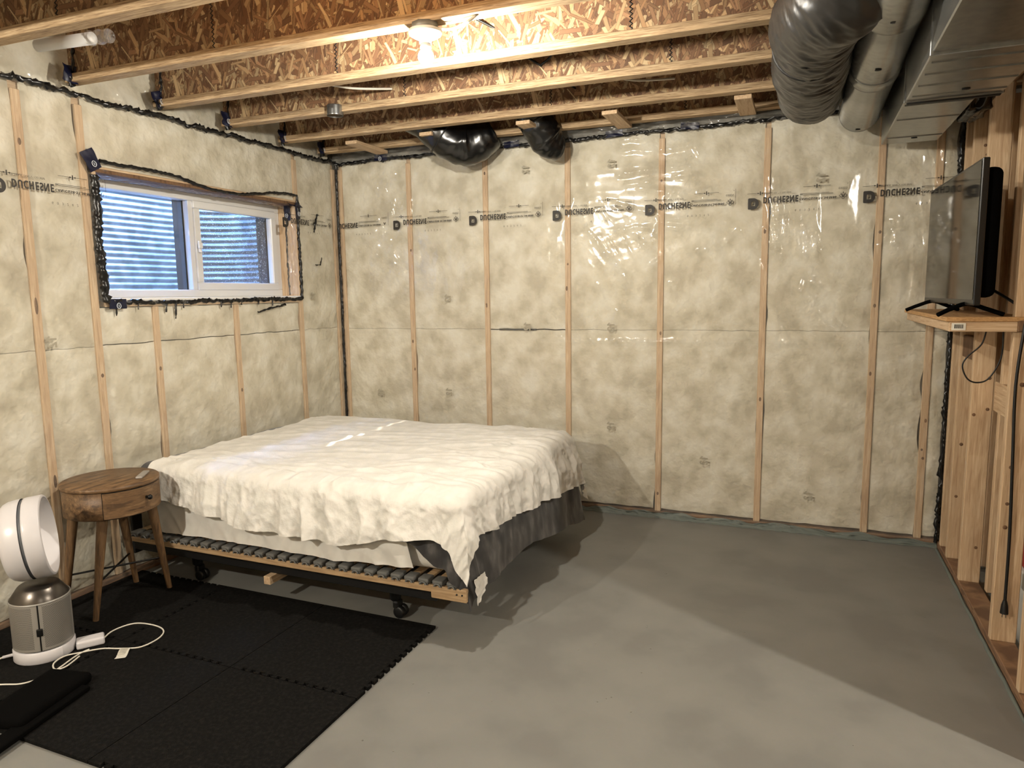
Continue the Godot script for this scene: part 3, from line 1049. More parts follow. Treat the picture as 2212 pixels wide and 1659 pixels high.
func back_wall() -> void:
	var w := structure("wall_back")
	obj("concrete", box_between(Vector3(-0.1, 0.0, -0.36), Vector3(7.4, DECK, -0.1), 0.0), M.concrete, w)
	var xs := [0.024, 0.62, 1.23, 1.828, 2.446, 3.067, 3.672, 3.953]
	for x in xs:
		obj("stud", box_between(Vector3(x - 0.019, 0.038, -0.095), Vector3(x + 0.019, 2.43, -0.006)), M.pine_y, w)
	obj("bottom_plate", box_between(Vector3(0.0, 0.0, -0.099), Vector3(RIGHT, 0.038, -0.005)), M.plate_wood, w)
	obj("top_plate", box_between(Vector3(0.0, 2.43, -0.099), Vector3(RIGHT, 2.468, -0.03)), M.pine_x, w)
	var seam := 1.238
	for i in xs.size():
		var a: float = xs[i] + 0.02
		var b: float = xs[i + 1] - 0.02 if i + 1 < xs.size() else RIGHT - 0.012
		wool_batt(w, Basis.IDENTITY, a, b, seam + (0.004 if i == 2 else 0.001), 2.468)
		wool_batt(w, Basis.IDENTITY, a, b, 0.052, seam - (0.004 if i == 2 else 0.001))
	# film
	var cell := 0.006
	var cols := int(RIGHT / cell)
	var rows := int(2.45 / cell)
	var pts := PackedVector3Array()
	pts.resize(rows * cols)
	for r in rows:
		var y := lerpf(2.47, 0.03, float(r) / (rows - 1))
		for c in cols:
			var x := lerpf(0.0, RIGHT, float(c) / (cols - 1))
			pts[r * cols + c] = Vector3(x, y, film_back(x, y))
	for q in CREASES:
		var a := Vector2(q[0], q[1])
		var b := Vector2(q[2], q[3])
		var wide := 0.013 + 0.006 * absf(soft.get_noise_2d(a.x * 31.0, a.y * 17.0))
		var c0 := clampi(int((minf(a.x, b.x) - 0.05) / RIGHT * (cols - 1)), 0, cols - 1)
		var c1 := clampi(int((maxf(a.x, b.x) + 0.05) / RIGHT * (cols - 1)), 0, cols - 1)
		var r0 := clampi(int((2.47 - maxf(a.y, b.y) - 0.05) / 2.44 * (rows - 1)), 0, rows - 1)
		var r1 := clampi(int((2.47 - minf(a.y, b.y) + 0.05) / 2.44 * (rows - 1)), 0, rows - 1)
		var side := (b - a).normalized().orthogonal()
		for r in range(r0, r1 + 1):
			for c in range(c0, c1 + 1):
				var p := Vector2(pts[r * cols + c].x, pts[r * cols + c].y)
				p += side * 0.012 * soft.get_noise_2d(p.x * 7.0, p.y * 7.0)
				var t := clampf((p - a).dot(b - a) / (b - a).length_squared(), 0.0, 1.0)
				var d := p.distance_to(a.lerp(b, t))
				if d < 0.05:
					pts[r * cols + c].z += 0.0095 * exp(-d * d / (wide * wide)) * (0.85 + 0.3 * soft.get_noise_2d(p.x * 9.0, p.y * 9.0))
	obj("poly_film", dense(pts, rows, cols), M.film, w)
	# foot of the film, painted over with the floor
	rows = 8
	cols = 180
	pts = PackedVector3Array()
	for r in rows:
		for c in cols:
			var x := lerpf(0.3, RIGHT, float(c) / (cols - 1))
			var t := float(r) / (rows - 1)
			var top := 0.032 + 0.02 * ridge.get_noise_1d(x * 2.2)
			pts.append(Vector3(x, lerpf(top, 0.001, t), 0.004 + 0.03 * t * t + 0.012 * ridge.get_noise_2d(x * 5.0, t * 1.4)))
	obj("film_skirt", dense(pts, rows, cols), M.floor_edge, w)
	# joist bay above the plate: crumpled film against the rim
	rows = 16
	cols = 200
	pts = PackedVector3Array()
	for r in rows:
		for c in cols:
			var x := lerpf(0.0, RIGHT, float(c) / (cols - 1))
			var t := float(r) / (rows - 1)
			pts.append(Vector3(x, lerpf(2.56, 2.474, t), 0.03 * t + 0.012 + 0.02 * ridge.get_noise_2d(x * 3.5, t * 1.3)))
	obj("poly_film", dense(pts, rows, cols), M.film, w)
	# sealant along the top, up the right corner
	var line := []
	for i in 36:
		var x := 0.02 + i * (RIGHT - 0.05) / 35.0
		line.append(Vector3(x, TOP + 0.012 * soft.get_noise_1d(x * 2.4 + 50.0), 0.012))
	bead(w, line, 0.011, 0.02)
	bead(w, [Vector3(4.045, 2.4, 0.012), Vector3(4.05, 1.2, 0.012), Vector3(4.045, 0.03, 0.02)], 0.011, 0.016)
	obj("sealant_run", box_between(Vector3(1.32, 1.231, -0.012), Vector3(1.6, 1.243, -0.007), 0.002), M.sealant, w)
	# tape at the plate
	for x in [0.42, 1.45, 2.15, 2.62]:
		tape_patch(w, Vector3(x, 2.478, 0.03), Vector2(0.11, 0.04), Basis(Vector3.BACK, 0.1 * sin(x * 9.0)), 0.012, x < 1.0)
	# print
	for k in range(-1, 6):
		var x := 0.498 + k * PERIOD
		if x < 0.0:
			x = 0.012
			continue
		obj("printed_lettering", print_mesh, M.print, w, Vector3(x, 1.9616, 0.0165))
	for k in 22:
		var xk: float = xs[1 + k % 7] + rng.randf_range(-0.009, 0.009)
		obj("knot", lathe([Vector2(0.0005, 0.0008), Vector2(0.004 + 0.003 * rng.randf(), 0.0008), Vector2(0.008, -0.001)], 12, Basis(Vector3.RIGHT, PI / 2)), M.brown_wood, w, Vector3(xk, rng.randf_range(0.15, 2.35), -0.0058), Basis.from_scale(Vector3(1, rng.randf_range(1.0, 2.2), 1)))
	# the repeat that runs into the corner: its tail only
	var st := st_new()
	add_text(st, "UCHESNE", Vector2(0.0, 0.050), 0.168, 0.037, true)
	add_text(st, "CAN/CGSB-51.34-M86", Vector2(0.174, 0.044), 0.196, 0.0125, true)
	rect(st, 0.176, 0.352, 0.0665, 0.0685)
	rect(st, 0.176, 0.330, 0.0725, 0.0745)
	add_text(st, "69005", Vector2(0.380, 0.092), 0.044, 0.012)
	add_text(st, "A", Vector2(0.393, 0.050), 0.022, 0.018, true)
	rect(st, 0.192, 0.338, 0.112, 0.114)
	rect(st, 0.262, 0.268, 0.102, 0.124)
	rect(st, 0.435, 0.4365, 0.038, 0.128)
	for k in 6:
		add_text(st, "603242"[k], Vector2(0.152 + k * 0.0245, -0.018), 0.007, 0.011)
	obj("printed_lettering", done(st), M.print, w, Vector3(0.02, 1.9616, 0.0165))
	for p in [[1.54, 2.31], [0.93, 1.46], [2.13, 2.3], [3.36, 2.12], [0.33, 0.75], [0.92, 0.78], [2.13, 0.6], [2.74, 0.41], [3.36, 0.24], [1.54, 1.26], [2.13, 1.26]]:
		obj("printed_lettering", twelve_mesh, M.faint_print, w, Vector3(p[0], p[1], 0.0155), Basis(Vector3.BACK, -PI / 2))


# ---------------------------------------------------------------- right wall: open framing

func right_wall() -> void:
	var w := structure("wall_right")
	var x0 := 4.052
	var x1 := 4.141
	obj("bottom_plate", box_between(Vector3(x0, 0.0, 0.0), Vector3(x1, 0.038, 2.09)), M.plate_wood, w)
	obj("top_plate", box_between(Vector3(x0, 2.40, 0.0), Vector3(x1, 2.52, 2.09)), M.pine_z, w)
	for z in [0.10, 0.285, 0.605, 1.245, 1.66, 2.068]:
		obj("stud", box_between(Vector3(x0, 0.038, z - 0.038), Vector3(x1, 2.40, z)), M.pine_y, w)
	obj("corner_board", box_between(Vector3(x0 + 0.012, 0.038, 0.0), Vector3(x1 + 0.05, 2.40, 0.06)), M.pine_y, w)
	# framing behind: a second row set back, and boards across
	for z in [0.36, 0.72]:
		obj("backing_stud", box_between(Vector3(x1 + 0.004, 0.038, z - 0.04), Vector3(x1 + 0.09, 2.40, z)), M.pine_y, w)
	obj("backing_panel", box_between(Vector3(x1 + 0.1, 1.0, 0.0), Vector3(x1 + 0.115, 2.40, 0.9)), M.ply, w)
	obj("backing_panel", box_between(Vector3(x1 + 0.1, 0.02, 0.0), Vector3(x1 + 0.115, 0.99, 0.9)), M.brown_wood, w)
	obj("blocking", box_between(Vector3(x0 + 0.01, 1.13, 0.285), Vector3(x0 + 0.05, 1.24, 0.56)), M.brown_wood, w)
	obj("blocking", box_between(Vector3(x1 + 0.002, 0.90, 0.61), Vector3(x1 + 0.06, 1.04, 1.2)), M.pine_z, w)
	obj("backing_panel", box_between(Vector3(x1 + 0.004, 0.02, 1.66), Vector3(x1 + 0.018, 2.40, 2.08)), M.ply, w)  # added to stop the next bulb shining through between the end studs
	obj("backing_panel", box_between(Vector3(4.62, 0.0, 0.0), Vector3(4.64, DECK, 2.25)), M.ply, w)  # unseen sheet added further back to block the next bulb from the room floor
	for k in 26:
		var zk: float = [0.285, 0.605, 1.245, 1.66][k % 4]
		obj("knot", lathe([Vector2(0.0005, 0.0006), Vector2(0.005 + 0.004 * rng.randf(), 0.0006), Vector2(0.009, -0.001)], 10, Basis(Vector3.RIGHT, PI / 2)), M.brown_wood, w, Vector3(rng.randf_range(x0 + 0.015, x1 - 0.015), rng.randf_range(0.1, 2.3), zk + 0.0002))
	# black sheathing scrap above, beside the duct
	var st := st_new()
	add_soft_box(st, Vector3(4.0, 2.34, 0.5), Vector3(0.1, 0.12, 0.3), 0.03, Vector3i(8, 8, 12), 0.03, 16.0)
	obj("film_scrap", done(st), M.wrap_black, w)


# ---------------------------------------------------------------- ceiling

func ceiling_joists() -> void:
	var zs := [5.01, 4.52, 4.03, 3.54, 3.05, 2.555, 2.05, 1.555, 1.07, 0.57, 0.155]
	var labels := {
		5: "I-joist with strand board web across the top left corner of the view",
		6: "I-joist that carries the bare bulb, with strand board web",
		7: "I-joist directly behind the bare bulb, brightly lit strand board web",
		8: "second I-joist behind the bare bulb, web half in shadow",
		9: "I-joist with short boards running from it to the back wall",
		10: "last I-joist, tight along the top of the back wall",
	}
	var seams := {5: [0.6], 6: [0.87, 2.9], 7: [1.146, 2.59], 8: [1.235, 2.67], 9: [1.9], 10: [2.6]}
	for i in zs.size():
		var z: float = zs[i]
		var label: String = labels.get(i, "%s I-joist overhead behind the top of the view" % ["fifth", "fourth", "third", "second", "first", ""][mini(i, 5)])
		var j := thing("floor_joist", label, "joist", Vector3(0, JOIST, z), "I-joists of the open ceiling")
		j.rotation.y = 0.032
		obj("bottom_flange", box_between(Vector3(-0.02, 0, -0.032), Vector3(7.4, 0.038, 0.032), 0.002), M.flange, j)
		obj("top_flange", box_between(Vector3(-0.02, 0.262, -0.032), Vector3(7.4, 0.3, 0.032), 0.002), M.flange, j)
		obj("web", box_between(Vector3(-0.02, 0.036, -0.005), Vector3(7.4, 0.264, 0.005), 0.0), M.osb, j)
		for s in seams.get(i, []):
			var path := []
			for k in 24:
				path.append(Vector3(s + 0.006 * (1 if k % 2 else -1), 0.04 + k * 0.0095, 0.0045))
			obj("web_joint", tube(path, 0.0035, 5), M.cable_black, j)
		# knockouts scored in the web
		if i >= 6 and i <= 8:
			for s in [1.9, 2.72]:
				var ring := []
				for k in 17:
					ring.append(Vector3(s + 0.02 * cos(TAU * k / 16), 0.17 + 0.02 * sin(TAU * k / 16), 0.005))
				obj("knockout", tube(ring, 0.0022, 5), M.brown_wood, j)
	# short flat boards from the fifth joist to the wall
	var names := ["short flat pine board nearest the window corner, under the last joist", "short flat pine board left of the large black elbow", "short flat pine board between the two black elbows", "short flat pine board right of the black elbows", "short flat pine board beside the black flexible duct"]
	var bx := [0.45, 1.02, 1.69, 2.225, 2.955]
	for i in 5:
		var b := obj("blocking_board", box_between(Vector3(bx[i] - 0.045, JOIST - 0.022, 0.05), Vector3(bx[i] + 0.045, JOIST, 0.435), 0.002), M.pine_z)
		tag(b, names[i], "board", "short boards beside the last joist")
	# sealed joist ends: tape at the left wall
	var w := get_node("wall_left") as Node3D
	var left := Basis(Vector3.UP, PI / 2)
	for i in range(5, 11):
		var z: float = zs[i]
		tape_patch(w, Vector3(0.03, JOIST + 0.035, z + 0.035), Vector2(0.07, 0.085), left * Basis(Vector3.RIGHT, -0.2) * Basis(Vector3.BACK, 0.3 * sin(z * 5.0)), 0.02, i != 6)
		bead(w, [Vector3(0.03, 2.72, z + 0.012), Vector3(0.03, JOIST + 0.05, z + 0.02)], 0.006, 0.01)
		bead(w, [Vector3(0.02, JOIST + 0.03, z + 0.04), Vector3(0.02, JOIST - 0.02, z + 0.02)], 0.014, 0.02)


func lamp(at: Vector3, energy: float, label: String, mount: float) -> void:
	var t := thing("ceiling_lamp", label, "lamp", at)
	var drop := mount - at.y
	obj("outlet_box", lathe([Vector2(0.001, drop), Vector2(0.052, drop), Vector2(0.052, drop - 0.028), Vector2(0.001, drop - 0.028)], 8), M.box_blue, t)
	obj("lamp_holder", lathe([Vector2(0.001, drop - 0.026), Vector2(0.064, drop - 0.026), Vector2(0.066, drop - 0.032), Vector2(0.062, drop - 0.04), Vector2(0.045, drop - 0.05), Vector2(0.026, drop - 0.054), Vector2(0.023, drop - 0.058), Vector2(0.023, drop - 0.073), Vector2(0.001, drop - 0.073)], 32), M.porcelain, t)
	obj("bulb_neck", lathe([Vector2(0.001, drop - 0.07), Vector2(0.019, drop - 0.071), Vector2(0.021, drop - 0.083), Vector2(0.022, drop - 0.09), Vector2(0.001, drop - 0.09)], 24), M.porcelain, t)
	var prof := [Vector2(0.021, 0.034)]
	for k in 13:
		var a := lerpf(0.95, -PI / 2, k / 12.0)
		prof.append(Vector2(maxf(0.0308 * cos(a), 0.0005), 0.0308 * sin(a) - 0.002))
	obj("bulb", lathe(prof, 24), M.bulb_glow, t)
	var l := OmniLight3D.new()
	l.name = "bulb_light"
	l.light_energy = energy
	l.light_color = Color(1.0, 0.968, 0.905)
	l.light_size = 0.03
	l.omni_range = 14.0
	l.omni_attenuation = 2.0
	l.shadow_enabled = true
	t.add_child(l)


func ceiling_lamps() -> void:
	lamp(LAMP, 2.3, "bare glowing bulb in a white porcelain holder under the ceiling joist", JOIST)
	lamp(Vector3(5.1, 2.4, 2.68), 4.6, "bare bulb lighting the next part of the basement, right of the view", JOIST)
	lamp(Vector3(4.75, 2.4, 5.2), 1.3, "bare bulb on the ceiling behind the viewer, to the right", JOIST)
	lamp(Vector3(0.75, 2.4, 5.3), 6.5, "bare bulb on the ceiling behind the viewer, to the left", JOIST)


func ceiling_services() -> void:
	# feed loop of white cable at the lamp
	var c := tube(curve([Vector3(1.96, 2.50, 1.985), Vector3(2.02, 2.488, 1.99), Vector3(2.09, 2.50, 2.0), Vector3(2.12, 2.53, 1.985), Vector3(2.08, 2.555, 1.97), Vector3(2.0, 2.57, 1.955)]), 0.006, 8)
	tag(obj("cable", c, M.cable_white), "white cable looping out of the bulb's outlet box", "cable")
	c = tube(curve([Vector3(1.78, 2.74, 1.6), Vector3(1.90, 2.70, 1.52), Vector3(2.035, 2.625, 1.475), Vector3(2.045, 2.63, 1.47), Vector3(2.1, 2.72, 1.5), Vector3(2.16, 2.79, 1.62)]), 0.006, 8)
	tag(obj("cable", c, M.cable_black), "black cable bent to a hole in the lit joist beside the bulb", "cable")
	c = tube(curve([Vector3(1.84, 2.76, 1.2), Vector3(1.93, 2.69, 1.06), Vector3(2.015, 2.632, 1.02), Vector3(2.03, 2.634, 1.018), Vector3(2.1, 2.67, 1.05), Vector3(2.18, 2.74, 1.2)]), 0.006, 8)
	tag(obj("cable", c, M.cable_black), "black cable through the second joist behind the bulb", "cable")
	c = tube(curve([Vector3(1.98, 2.70, 0.66), Vector3(2.05, 2.64, 0.5), Vector3(2.09, 2.65, 0.49), Vector3(2.16, 2.72, 0.62)]), 0.006, 8)
	tag(obj("cable", c, M.cable_black), "black cable through the third joist behind the bulb", "cable")
	c = tube(curve([Vector3(2.32, 2.56, 0.98), Vector3(2.45, 2.56, 0.8), Vector3(2.62, 2.6, 0.6)]), 0.006, 8)
	tag(obj("cable", c, M.cable_white), "pale cable slanting between the joists right of centre", "cable")
	c = tube(curve([Vector3(0.98, 2.565, 1.43), Vector3(1.08, 2.56, 1.3), Vector3(1.18, 2.6, 1.08)]), 0.006, 8)
	tag(obj("cable", c, M.cable_white), "pale cable slanting between the joists left of the bulb", "cable")
	# capped white pipe near the left wall
	var t := thing("drain_pipe", "short white pipe with a clear wrapped end between joists at left", "pipe", Vector3(0.17, 2.585, 2.33))
	var turn := Basis(Vector3.UP, 0.12) * Basis(Vector3.BACK, -PI / 2)
	obj("pipe", lathe([Vector2(0.001, 0.0), Vector2(0.025, 0.0), Vector2(0.025, 0.3), Vector2(0.001, 0.3)], 20, turn), M.pvc, t)
	var prof := []
	for k in 14:
		var s := k / 13.0
		prof.append(Vector2(0.028 * (1.0 if s < 0.7 else sqrt(maxf(0.0, 1.0 - pow((s - 0.7) / 0.3, 2.0)))) + 0.003 * sin(s * 17.0) + 0.0005, 0.28 + s * 0.13))
	obj("end_wrap", lathe(prof, 20, turn), M.clear_plastic, t)
	# round metal collar
	t = thing("duct_collar", "short ribbed metal collar hanging between joists above the bed", "collar", Vector3(0.80, 2.50, 1.075))
	prof = []
	for k in 15:
		prof.append(Vector2(0.046 + (0.0015 if k % 2 else 0.0), k * 0.004))
	prof.append(Vector2(0.001, 0.056))
	obj("sleeve", lathe(prof, 32), M.galvanised, t)


# ---------------------------------------------------------------- ducts

func add_flex(st: SurfaceTool, path: Array, r0: float, seg := 56, sag := 0.01) -> void:
	# a sleeve drawn in at bands, finely gathered across its length
	var n := path.size()
	var pts := PackedVector3Array()
	var up := Vector3.UP
	var far := 0.0
	for i in n:
		var dir: Vector3 = (path[mini(i + 1, n - 1)] - path[maxi(i - 1, 0)]).normalized()
		var side := dir.cross(up).normalized()
		up = side.cross(dir).normalized()
		if i > 0:
			far += (path[i] as Vector3).distance_to(path[i - 1])
		var s := float(i) / (n - 1)
		for k in seg + 1:
			var a := TAU * (k % seg) / seg
			var o := side * cos(a) + up * sin(a)
			var r := r0 + sag * sin(s * 19.0) - 0.012 * (1.0 - smoothstep(0.0, 0.06, minf(s, 1.0 - s)))
			r += 0.0055 * ridge.get_noise_3d(cos(a) * 0.9, sin(a) * 0.9, far * 16.0 + 0.5 * sin(a * 2.0)) + 0.004 * soft.get_noise_3d(cos(a), sin(a), far * 5.0)
			pts.append(path[i] + o * r)
	add_grid(st, pts, n, seg + 1, false, 1)


func ducts() -> void:
	# black insulated flexible duct: along the joists, then up and over towards the trunk
	var t := thing("flexible_duct", "fat black insulated flexible duct hanging below the joists", "duct")
	var path := curve([Vector3(3.30, 2.68, 0.30), Vector3(3.295, 2.56, 0.42), Vector3(3.29, 2.45, 0.62), Vector3(3.285, 2.41, 0.95), Vector3(3.285, 2.40, 1.35), Vector3(3.30, 2.40, 1.66)], 44)
	var st := st_new()
	add_flex(st, path, 0.142, 56, 0.006)
	obj("sleeve", done(st), M.flex_black, t)
	path = curve([Vector3(3.29, 2.43, 1.60), Vector3(3.32, 2.42, 1.78), Vector3(3.40, 2.45, 1.95), Vector3(3.47, 2.56, 2.08), Vector3(3.52, 2.7, 2.16)], 36)
	st = st_new()
	add_flex(st, path, 0.15, 56, 0.005)
	obj("sleeve", done(st), M.flex_black, t)
	for p in [[Vector3(3.29, 2.405, 1.52), Vector3(0, 0.05, 1)], [Vector3(3.292, 2.47, 0.58), Vector3(0, -0.4, 1)]]:
		var ring := []
		var b := Basis.looking_at(p[1], Vector3.UP)
		for k in 33:
			var a := TAU * k / 32.0
			ring.append(p[0] + b * Vector3(cos(a), sin(a), 0) * 0.139)
		obj("strap", tube(ring, 0.008, 6), M.strap, t)
	# round galvanised pipe with an elbow at its far end
	t = thing("round_duct", "round galvanised duct pipe beside the black flexible duct", "duct")
	var ax := 3.532
	var ay := 2.41
	var r := 0.098
	var pieces := [[0.24, 1.05], [1.05, 1.17], [1.17, 1.78], [1.78, 2.6]]
	for i in pieces.size():
		var p: Array = pieces[i]
		var rr := r + (0.003 if i % 2 else 0.0)
		var m := lathe([Vector2(0.001, p[0]), Vector2(rr, p[0]), Vector2(rr + 0.0025, p[0] + 0.004), Vector2(rr, p[0] + 0.01), Vector2(rr, p[1] - 0.01), Vector2(rr + 0.0025, p[1] - 0.004), Vector2(rr, p[1]), Vector2(0.001, p[1])], 40, Basis(Vector3.RIGHT, PI / 2))
		obj("pipe_section", m, M.galvanised, t, Vector3(ax, ay, 0))
	path = []
	for k in 12:
		var a := k / 11.0 * PI / 2
		path.append(Vector3(ax, ay + 0.14 * (1.0 - cos(a)), 0.24 - 0.14 * sin(a)))
	path.append(Vector3(ax, ay + 0.4, 0.10))
	obj("elbow", tube(path, r, 36), M.galvanised, t)
	for z in [0.3, 1.38, 1.9]:
		obj("punched_hole", lathe([Vector2(0.001, 0.0), Vector2(0.012, 0.0), Vector2(0.012, -0.002), Vector2(0.001, -0.002)], 16), M.duct_hole, t, Vector3(ax - 0.008, ay - r - 0.0006, z))
	# rectangular trunk in two sizes
	t = thing("trunk_duct", "rectangular galvanised trunk duct along the right side", "duct")
	obj("narrow_section", box_between(Vector3(3.65, 2.252, 0.13), Vector3(3.915, 2.50, 1.27), 0.004), M.galvanised, t)
	obj("wide_section", box_between(Vector3(3.635, 2.212, 1.235), Vector3(3.96, 2.51, 3.0), 0.004), M.galvanised, t)
	obj("joint_strip", box_between(Vector3(3.63, 2.208, 1.228), Vector3(3.965, 2.516, 1.25), 0.002), M.galvanised, t)
	obj("joint_strip", box_between(Vector3(3.63, 2.203, 1.85), Vector3(3.965, 2.516, 1.87), 0.002), M.galvanised, t)
	obj("seam_bead", box_between(Vector3(3.64, 2.203, 1.228), Vector3(3.955, 2.212, 1.245), 0.003), M.duct_hole, t)
	for z in [1.32, 1.47, 1.62, 1.76]:
		obj("cross_break", box_between(Vector3(3.65, 2.2085, z), Vector3(3.955, 2.2125, z + 0.003), 0.0), M.galvanised, t)
	for z in [0.3, 0.72, 1.0]:
		obj("cross_break", box_between(Vector3(3.66, 2.2485, z), Vector3(3.91, 2.2525, z + 0.003), 0.0), M.galvanised, t)
	for p in [Vector3(3.79, 2.2515, 0.26), Vector3(3.82, 2.2115, 1.36)]:
		obj("punched_hole", lathe([Vector2(0.001, 0.0), Vector2(0.014, 0.0), Vector2(0.014, -0.002), Vector2(0.001, -0.002)], 16), M.duct_hole, t, p)
	# black wrapped elbows that dive into the back wall
	var specs := [
		["large black wrapped duct elbow, left of the two at the back wall", [Vector3(0.86, 2.66, 0.40), Vector3(0.98, 2.60, 0.34), Vector3(1.10, 2.50, 0.26), Vector3(1.20, 2.465, 0.20), Vector3(1.30, 2.49, 0.17), Vector3(1.37, 2.53, 0.14)], [0.10, 0.115, 0.13, 0.135, 0.115, 0.09]],
		["narrower black wrapped duct elbow, right of the two at the back wall", [Vector3(1.64, 2.72, 0.34), Vector3(1.67, 2.64, 0.27), Vector3(1.71, 2.54, 0.22), Vector3(1.75, 2.455, 0.17), Vector3(1.79, 2.42, 0.14), Vector3(1.82, 2.41, 0.11)], [0.10, 0.105, 0.11, 0.108, 0.09, 0.07]],
	]
	for s in specs:
		t = thing("wrapped_elbow", s[0], "duct", Vector3.ZERO, "black wrapped elbows at the back wall")
		path = curve(s[1], 10)
		var radii := []
		for i in path.size():
			var k: float = float(i) / (path.size() - 1) * (s[2].size() - 1)
			var lo: int = mini(int(k), s[2].size() - 2)
			radii.append(lerpf(s[2][lo], s[2][lo + 1], k - lo) + 0.0012 * sin(i * 1.3))
		st = st_new()
		add_tube(st, path, radii, 44, 0.012, 7.0)
		obj("wrap", done(st), M.wrap_black, t)
		var ring := []
		var mid: int = path.size() / 3
		var dir: Vector3 = (path[mid + 1] - path[mid]).normalized()
		var b := Basis.looking_at(dir, Vector3.UP)
		for k in 33:
			var a := TAU * k / 32.0
			ring.append(path[mid] + b * Vector3(cos(a), sin(a), 0) * (radii[mid] + 0.003))
		obj("tape_band", tube(ring, 0.006, 6), M.strap, t)


# ---------------------------------------------------------------- window

func window_unit() -> void:
	var w := structure("window_1")
	var x := -0.17
	var z0 := 0.482
	var z1 := 1.973
	var y0 := 1.493
	var y1 := 2.118
	var f := 0.045
	# outer frame: four members
	for p in [[Vector3(x - 0.06, y0, z0), Vector3(x + 0.02, y0 + f, z1)], [Vector3(x - 0.06, y1 - f, z0), Vector3(x + 0.02, y1, z1)], [Vector3(x - 0.06, y0 + f, z0), Vector3(x + 0.02, y1 - f, z0 + f)], [Vector3(x - 0.06, y0 + f, z1 - f), Vector3(x + 0.02, y1 - f, z1)]]:
		obj("frame_member", box_between(p[0], p[1], 0.004), M.pvc, w)
	obj("mullion", box_between(Vector3(x - 0.05, y0 + f, 1.235), Vector3(x + 0.012, y1 - f, 1.27), 0.003), M.pvc, w)
	# black outdoor cladding of the frame, seen through both panes
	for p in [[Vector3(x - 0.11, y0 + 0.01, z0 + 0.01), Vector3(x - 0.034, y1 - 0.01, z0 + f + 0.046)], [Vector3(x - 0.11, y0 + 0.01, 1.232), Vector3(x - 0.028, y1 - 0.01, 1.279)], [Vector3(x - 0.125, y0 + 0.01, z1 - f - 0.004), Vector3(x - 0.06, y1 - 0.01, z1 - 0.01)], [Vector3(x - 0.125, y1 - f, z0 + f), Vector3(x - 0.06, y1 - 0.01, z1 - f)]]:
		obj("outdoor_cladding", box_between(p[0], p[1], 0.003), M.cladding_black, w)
	# sash in front, right
	var s0 := z0 + f - 0.004
	var s1 := 1.24
	var a0 := y0 + f - 0.004
	var a1 := y1 - f + 0.004
	var sash := Node3D.new()
	sash.name = "sash"
	w.add_child(sash)
	var k := 0.048
	for p in [[Vector3(x - 0.02, a0, s0), Vector3(x + 0.026, a0 + k, s1)], [Vector3(x - 0.02, a1 - k, s0), Vector3(x + 0.026, a1, s1)], [Vector3(x - 0.02, a0 + k, s0), Vector3(x + 0.026, a1 - k, s0 + k)], [Vector3(x - 0.02, a0 + k, s1 - k), Vector3(x + 0.026, a1 - k, s1)]]:
		obj("sash_rail", box_between(p[0], p[1], 0.005), M.pvc, sash)
	obj("pane", box_between(Vector3(x + 0.0, a0 + k, s0 + k), Vector3(x + 0.004, a1 - k, s1 - k), 0.0), M.glass, sash)
	var st := st_new()
	var zz := s0 + k
	quad(st, Vector3(x - 0.03, a1 - k, s1 - k), Vector3(x - 0.03, a1 - k, zz), Vector3(x - 0.03, a0 + k, zz), Vector3(x - 0.03, a0 + k, s1 - k))
	obj("insect_screen", done(st), M.wet_screen, sash)
	# fixed pane, left
	obj("pane", box_between(Vector3(x - 0.034, y0 + f, 1.28), Vector3(x - 0.03, y1 - f, z1 - f), 0.0), M.glass, w)
	# latch
	st = st_new()
	add_box(st, Vector3(x + 0.034, 1.80, 1.222), Vector3(0.018, 0.07, 0.016), 0.004)
	add_box(st, Vector3(x + 0.046, 1.805, 1.226), Vector3(0.014, 0.035, 0.03), 0.004)
	add_box(st, Vector3(x + 0.040, 1.77, 1.222), Vector3(0.02, 0.012, 0.012), 0.003)
	obj("latch", done(st), M.pvc, w)


func window_well() -> void:
	var t := thing("window_well", "corrugated steel window well outside the basement window", "window well")
	# plan: a flat back with round corners, corrugated up the height
	var plan := []
	var zc := 1.23
	var half := 0.95
	var deep := 0.66
	var rad := 0.42
	plan.append(Vector2(-0.36, zc - half))
	for k in 9:
		var a := k / 8.0 * PI / 2
		plan.append(Vector2(-0.36 - deep + rad - rad * sin(a), zc - half + rad - rad * cos(a)))
	for k in 9:
		var a := k / 8.0 * PI / 2
		plan.append(Vector2(-0.36 - deep + rad - rad * cos(a), zc + half - rad + rad * sin(a)))
	plan.append(Vector2(-0.36, zc + half))
	var y0 := 1.2
	var y1 := 2.92
	var rows := 420
	var pts := PackedVector3Array()
	for r in rows:
		var y := lerpf(y1, y0, float(r) / (rows - 1))
		for i in plan.size():
			var p: Vector2 = plan[i]
			var c := Vector2(-0.36, zc)
			var out := (p - c).normalized()
			var q := p + out * 0.0065 * sin(y * TAU / 0.042)
			pts.append(Vector3(q.x, y, q.y))
	obj("corrugated_wall", dense(pts, rows, plan.size(), true), M.well_steel, t)
	var g := obj("gravel_bed", box_between(Vector3(-1.1, 1.1, 0.2), Vector3(-0.36, 1.25, 2.26), 0.0), M.gravel, t)
	g.set_meta("kind", "stuff")
	# the lawn around it
	var yard := thing("lawn", "strip of lawn around the window well outside", "ground")
	obj("turf", box_between(Vector3(-6.0, 2.5, -4.0), Vector3(-1.06, 2.76, 6.0), 0.0), M.soil, yard)


# ---------------------------------------------------------------- bed

const BX0 := 0.16
const BX1 := 1.99
const BZ0 := 0.46
const BZ1 := 1.955
const BY := 0.622


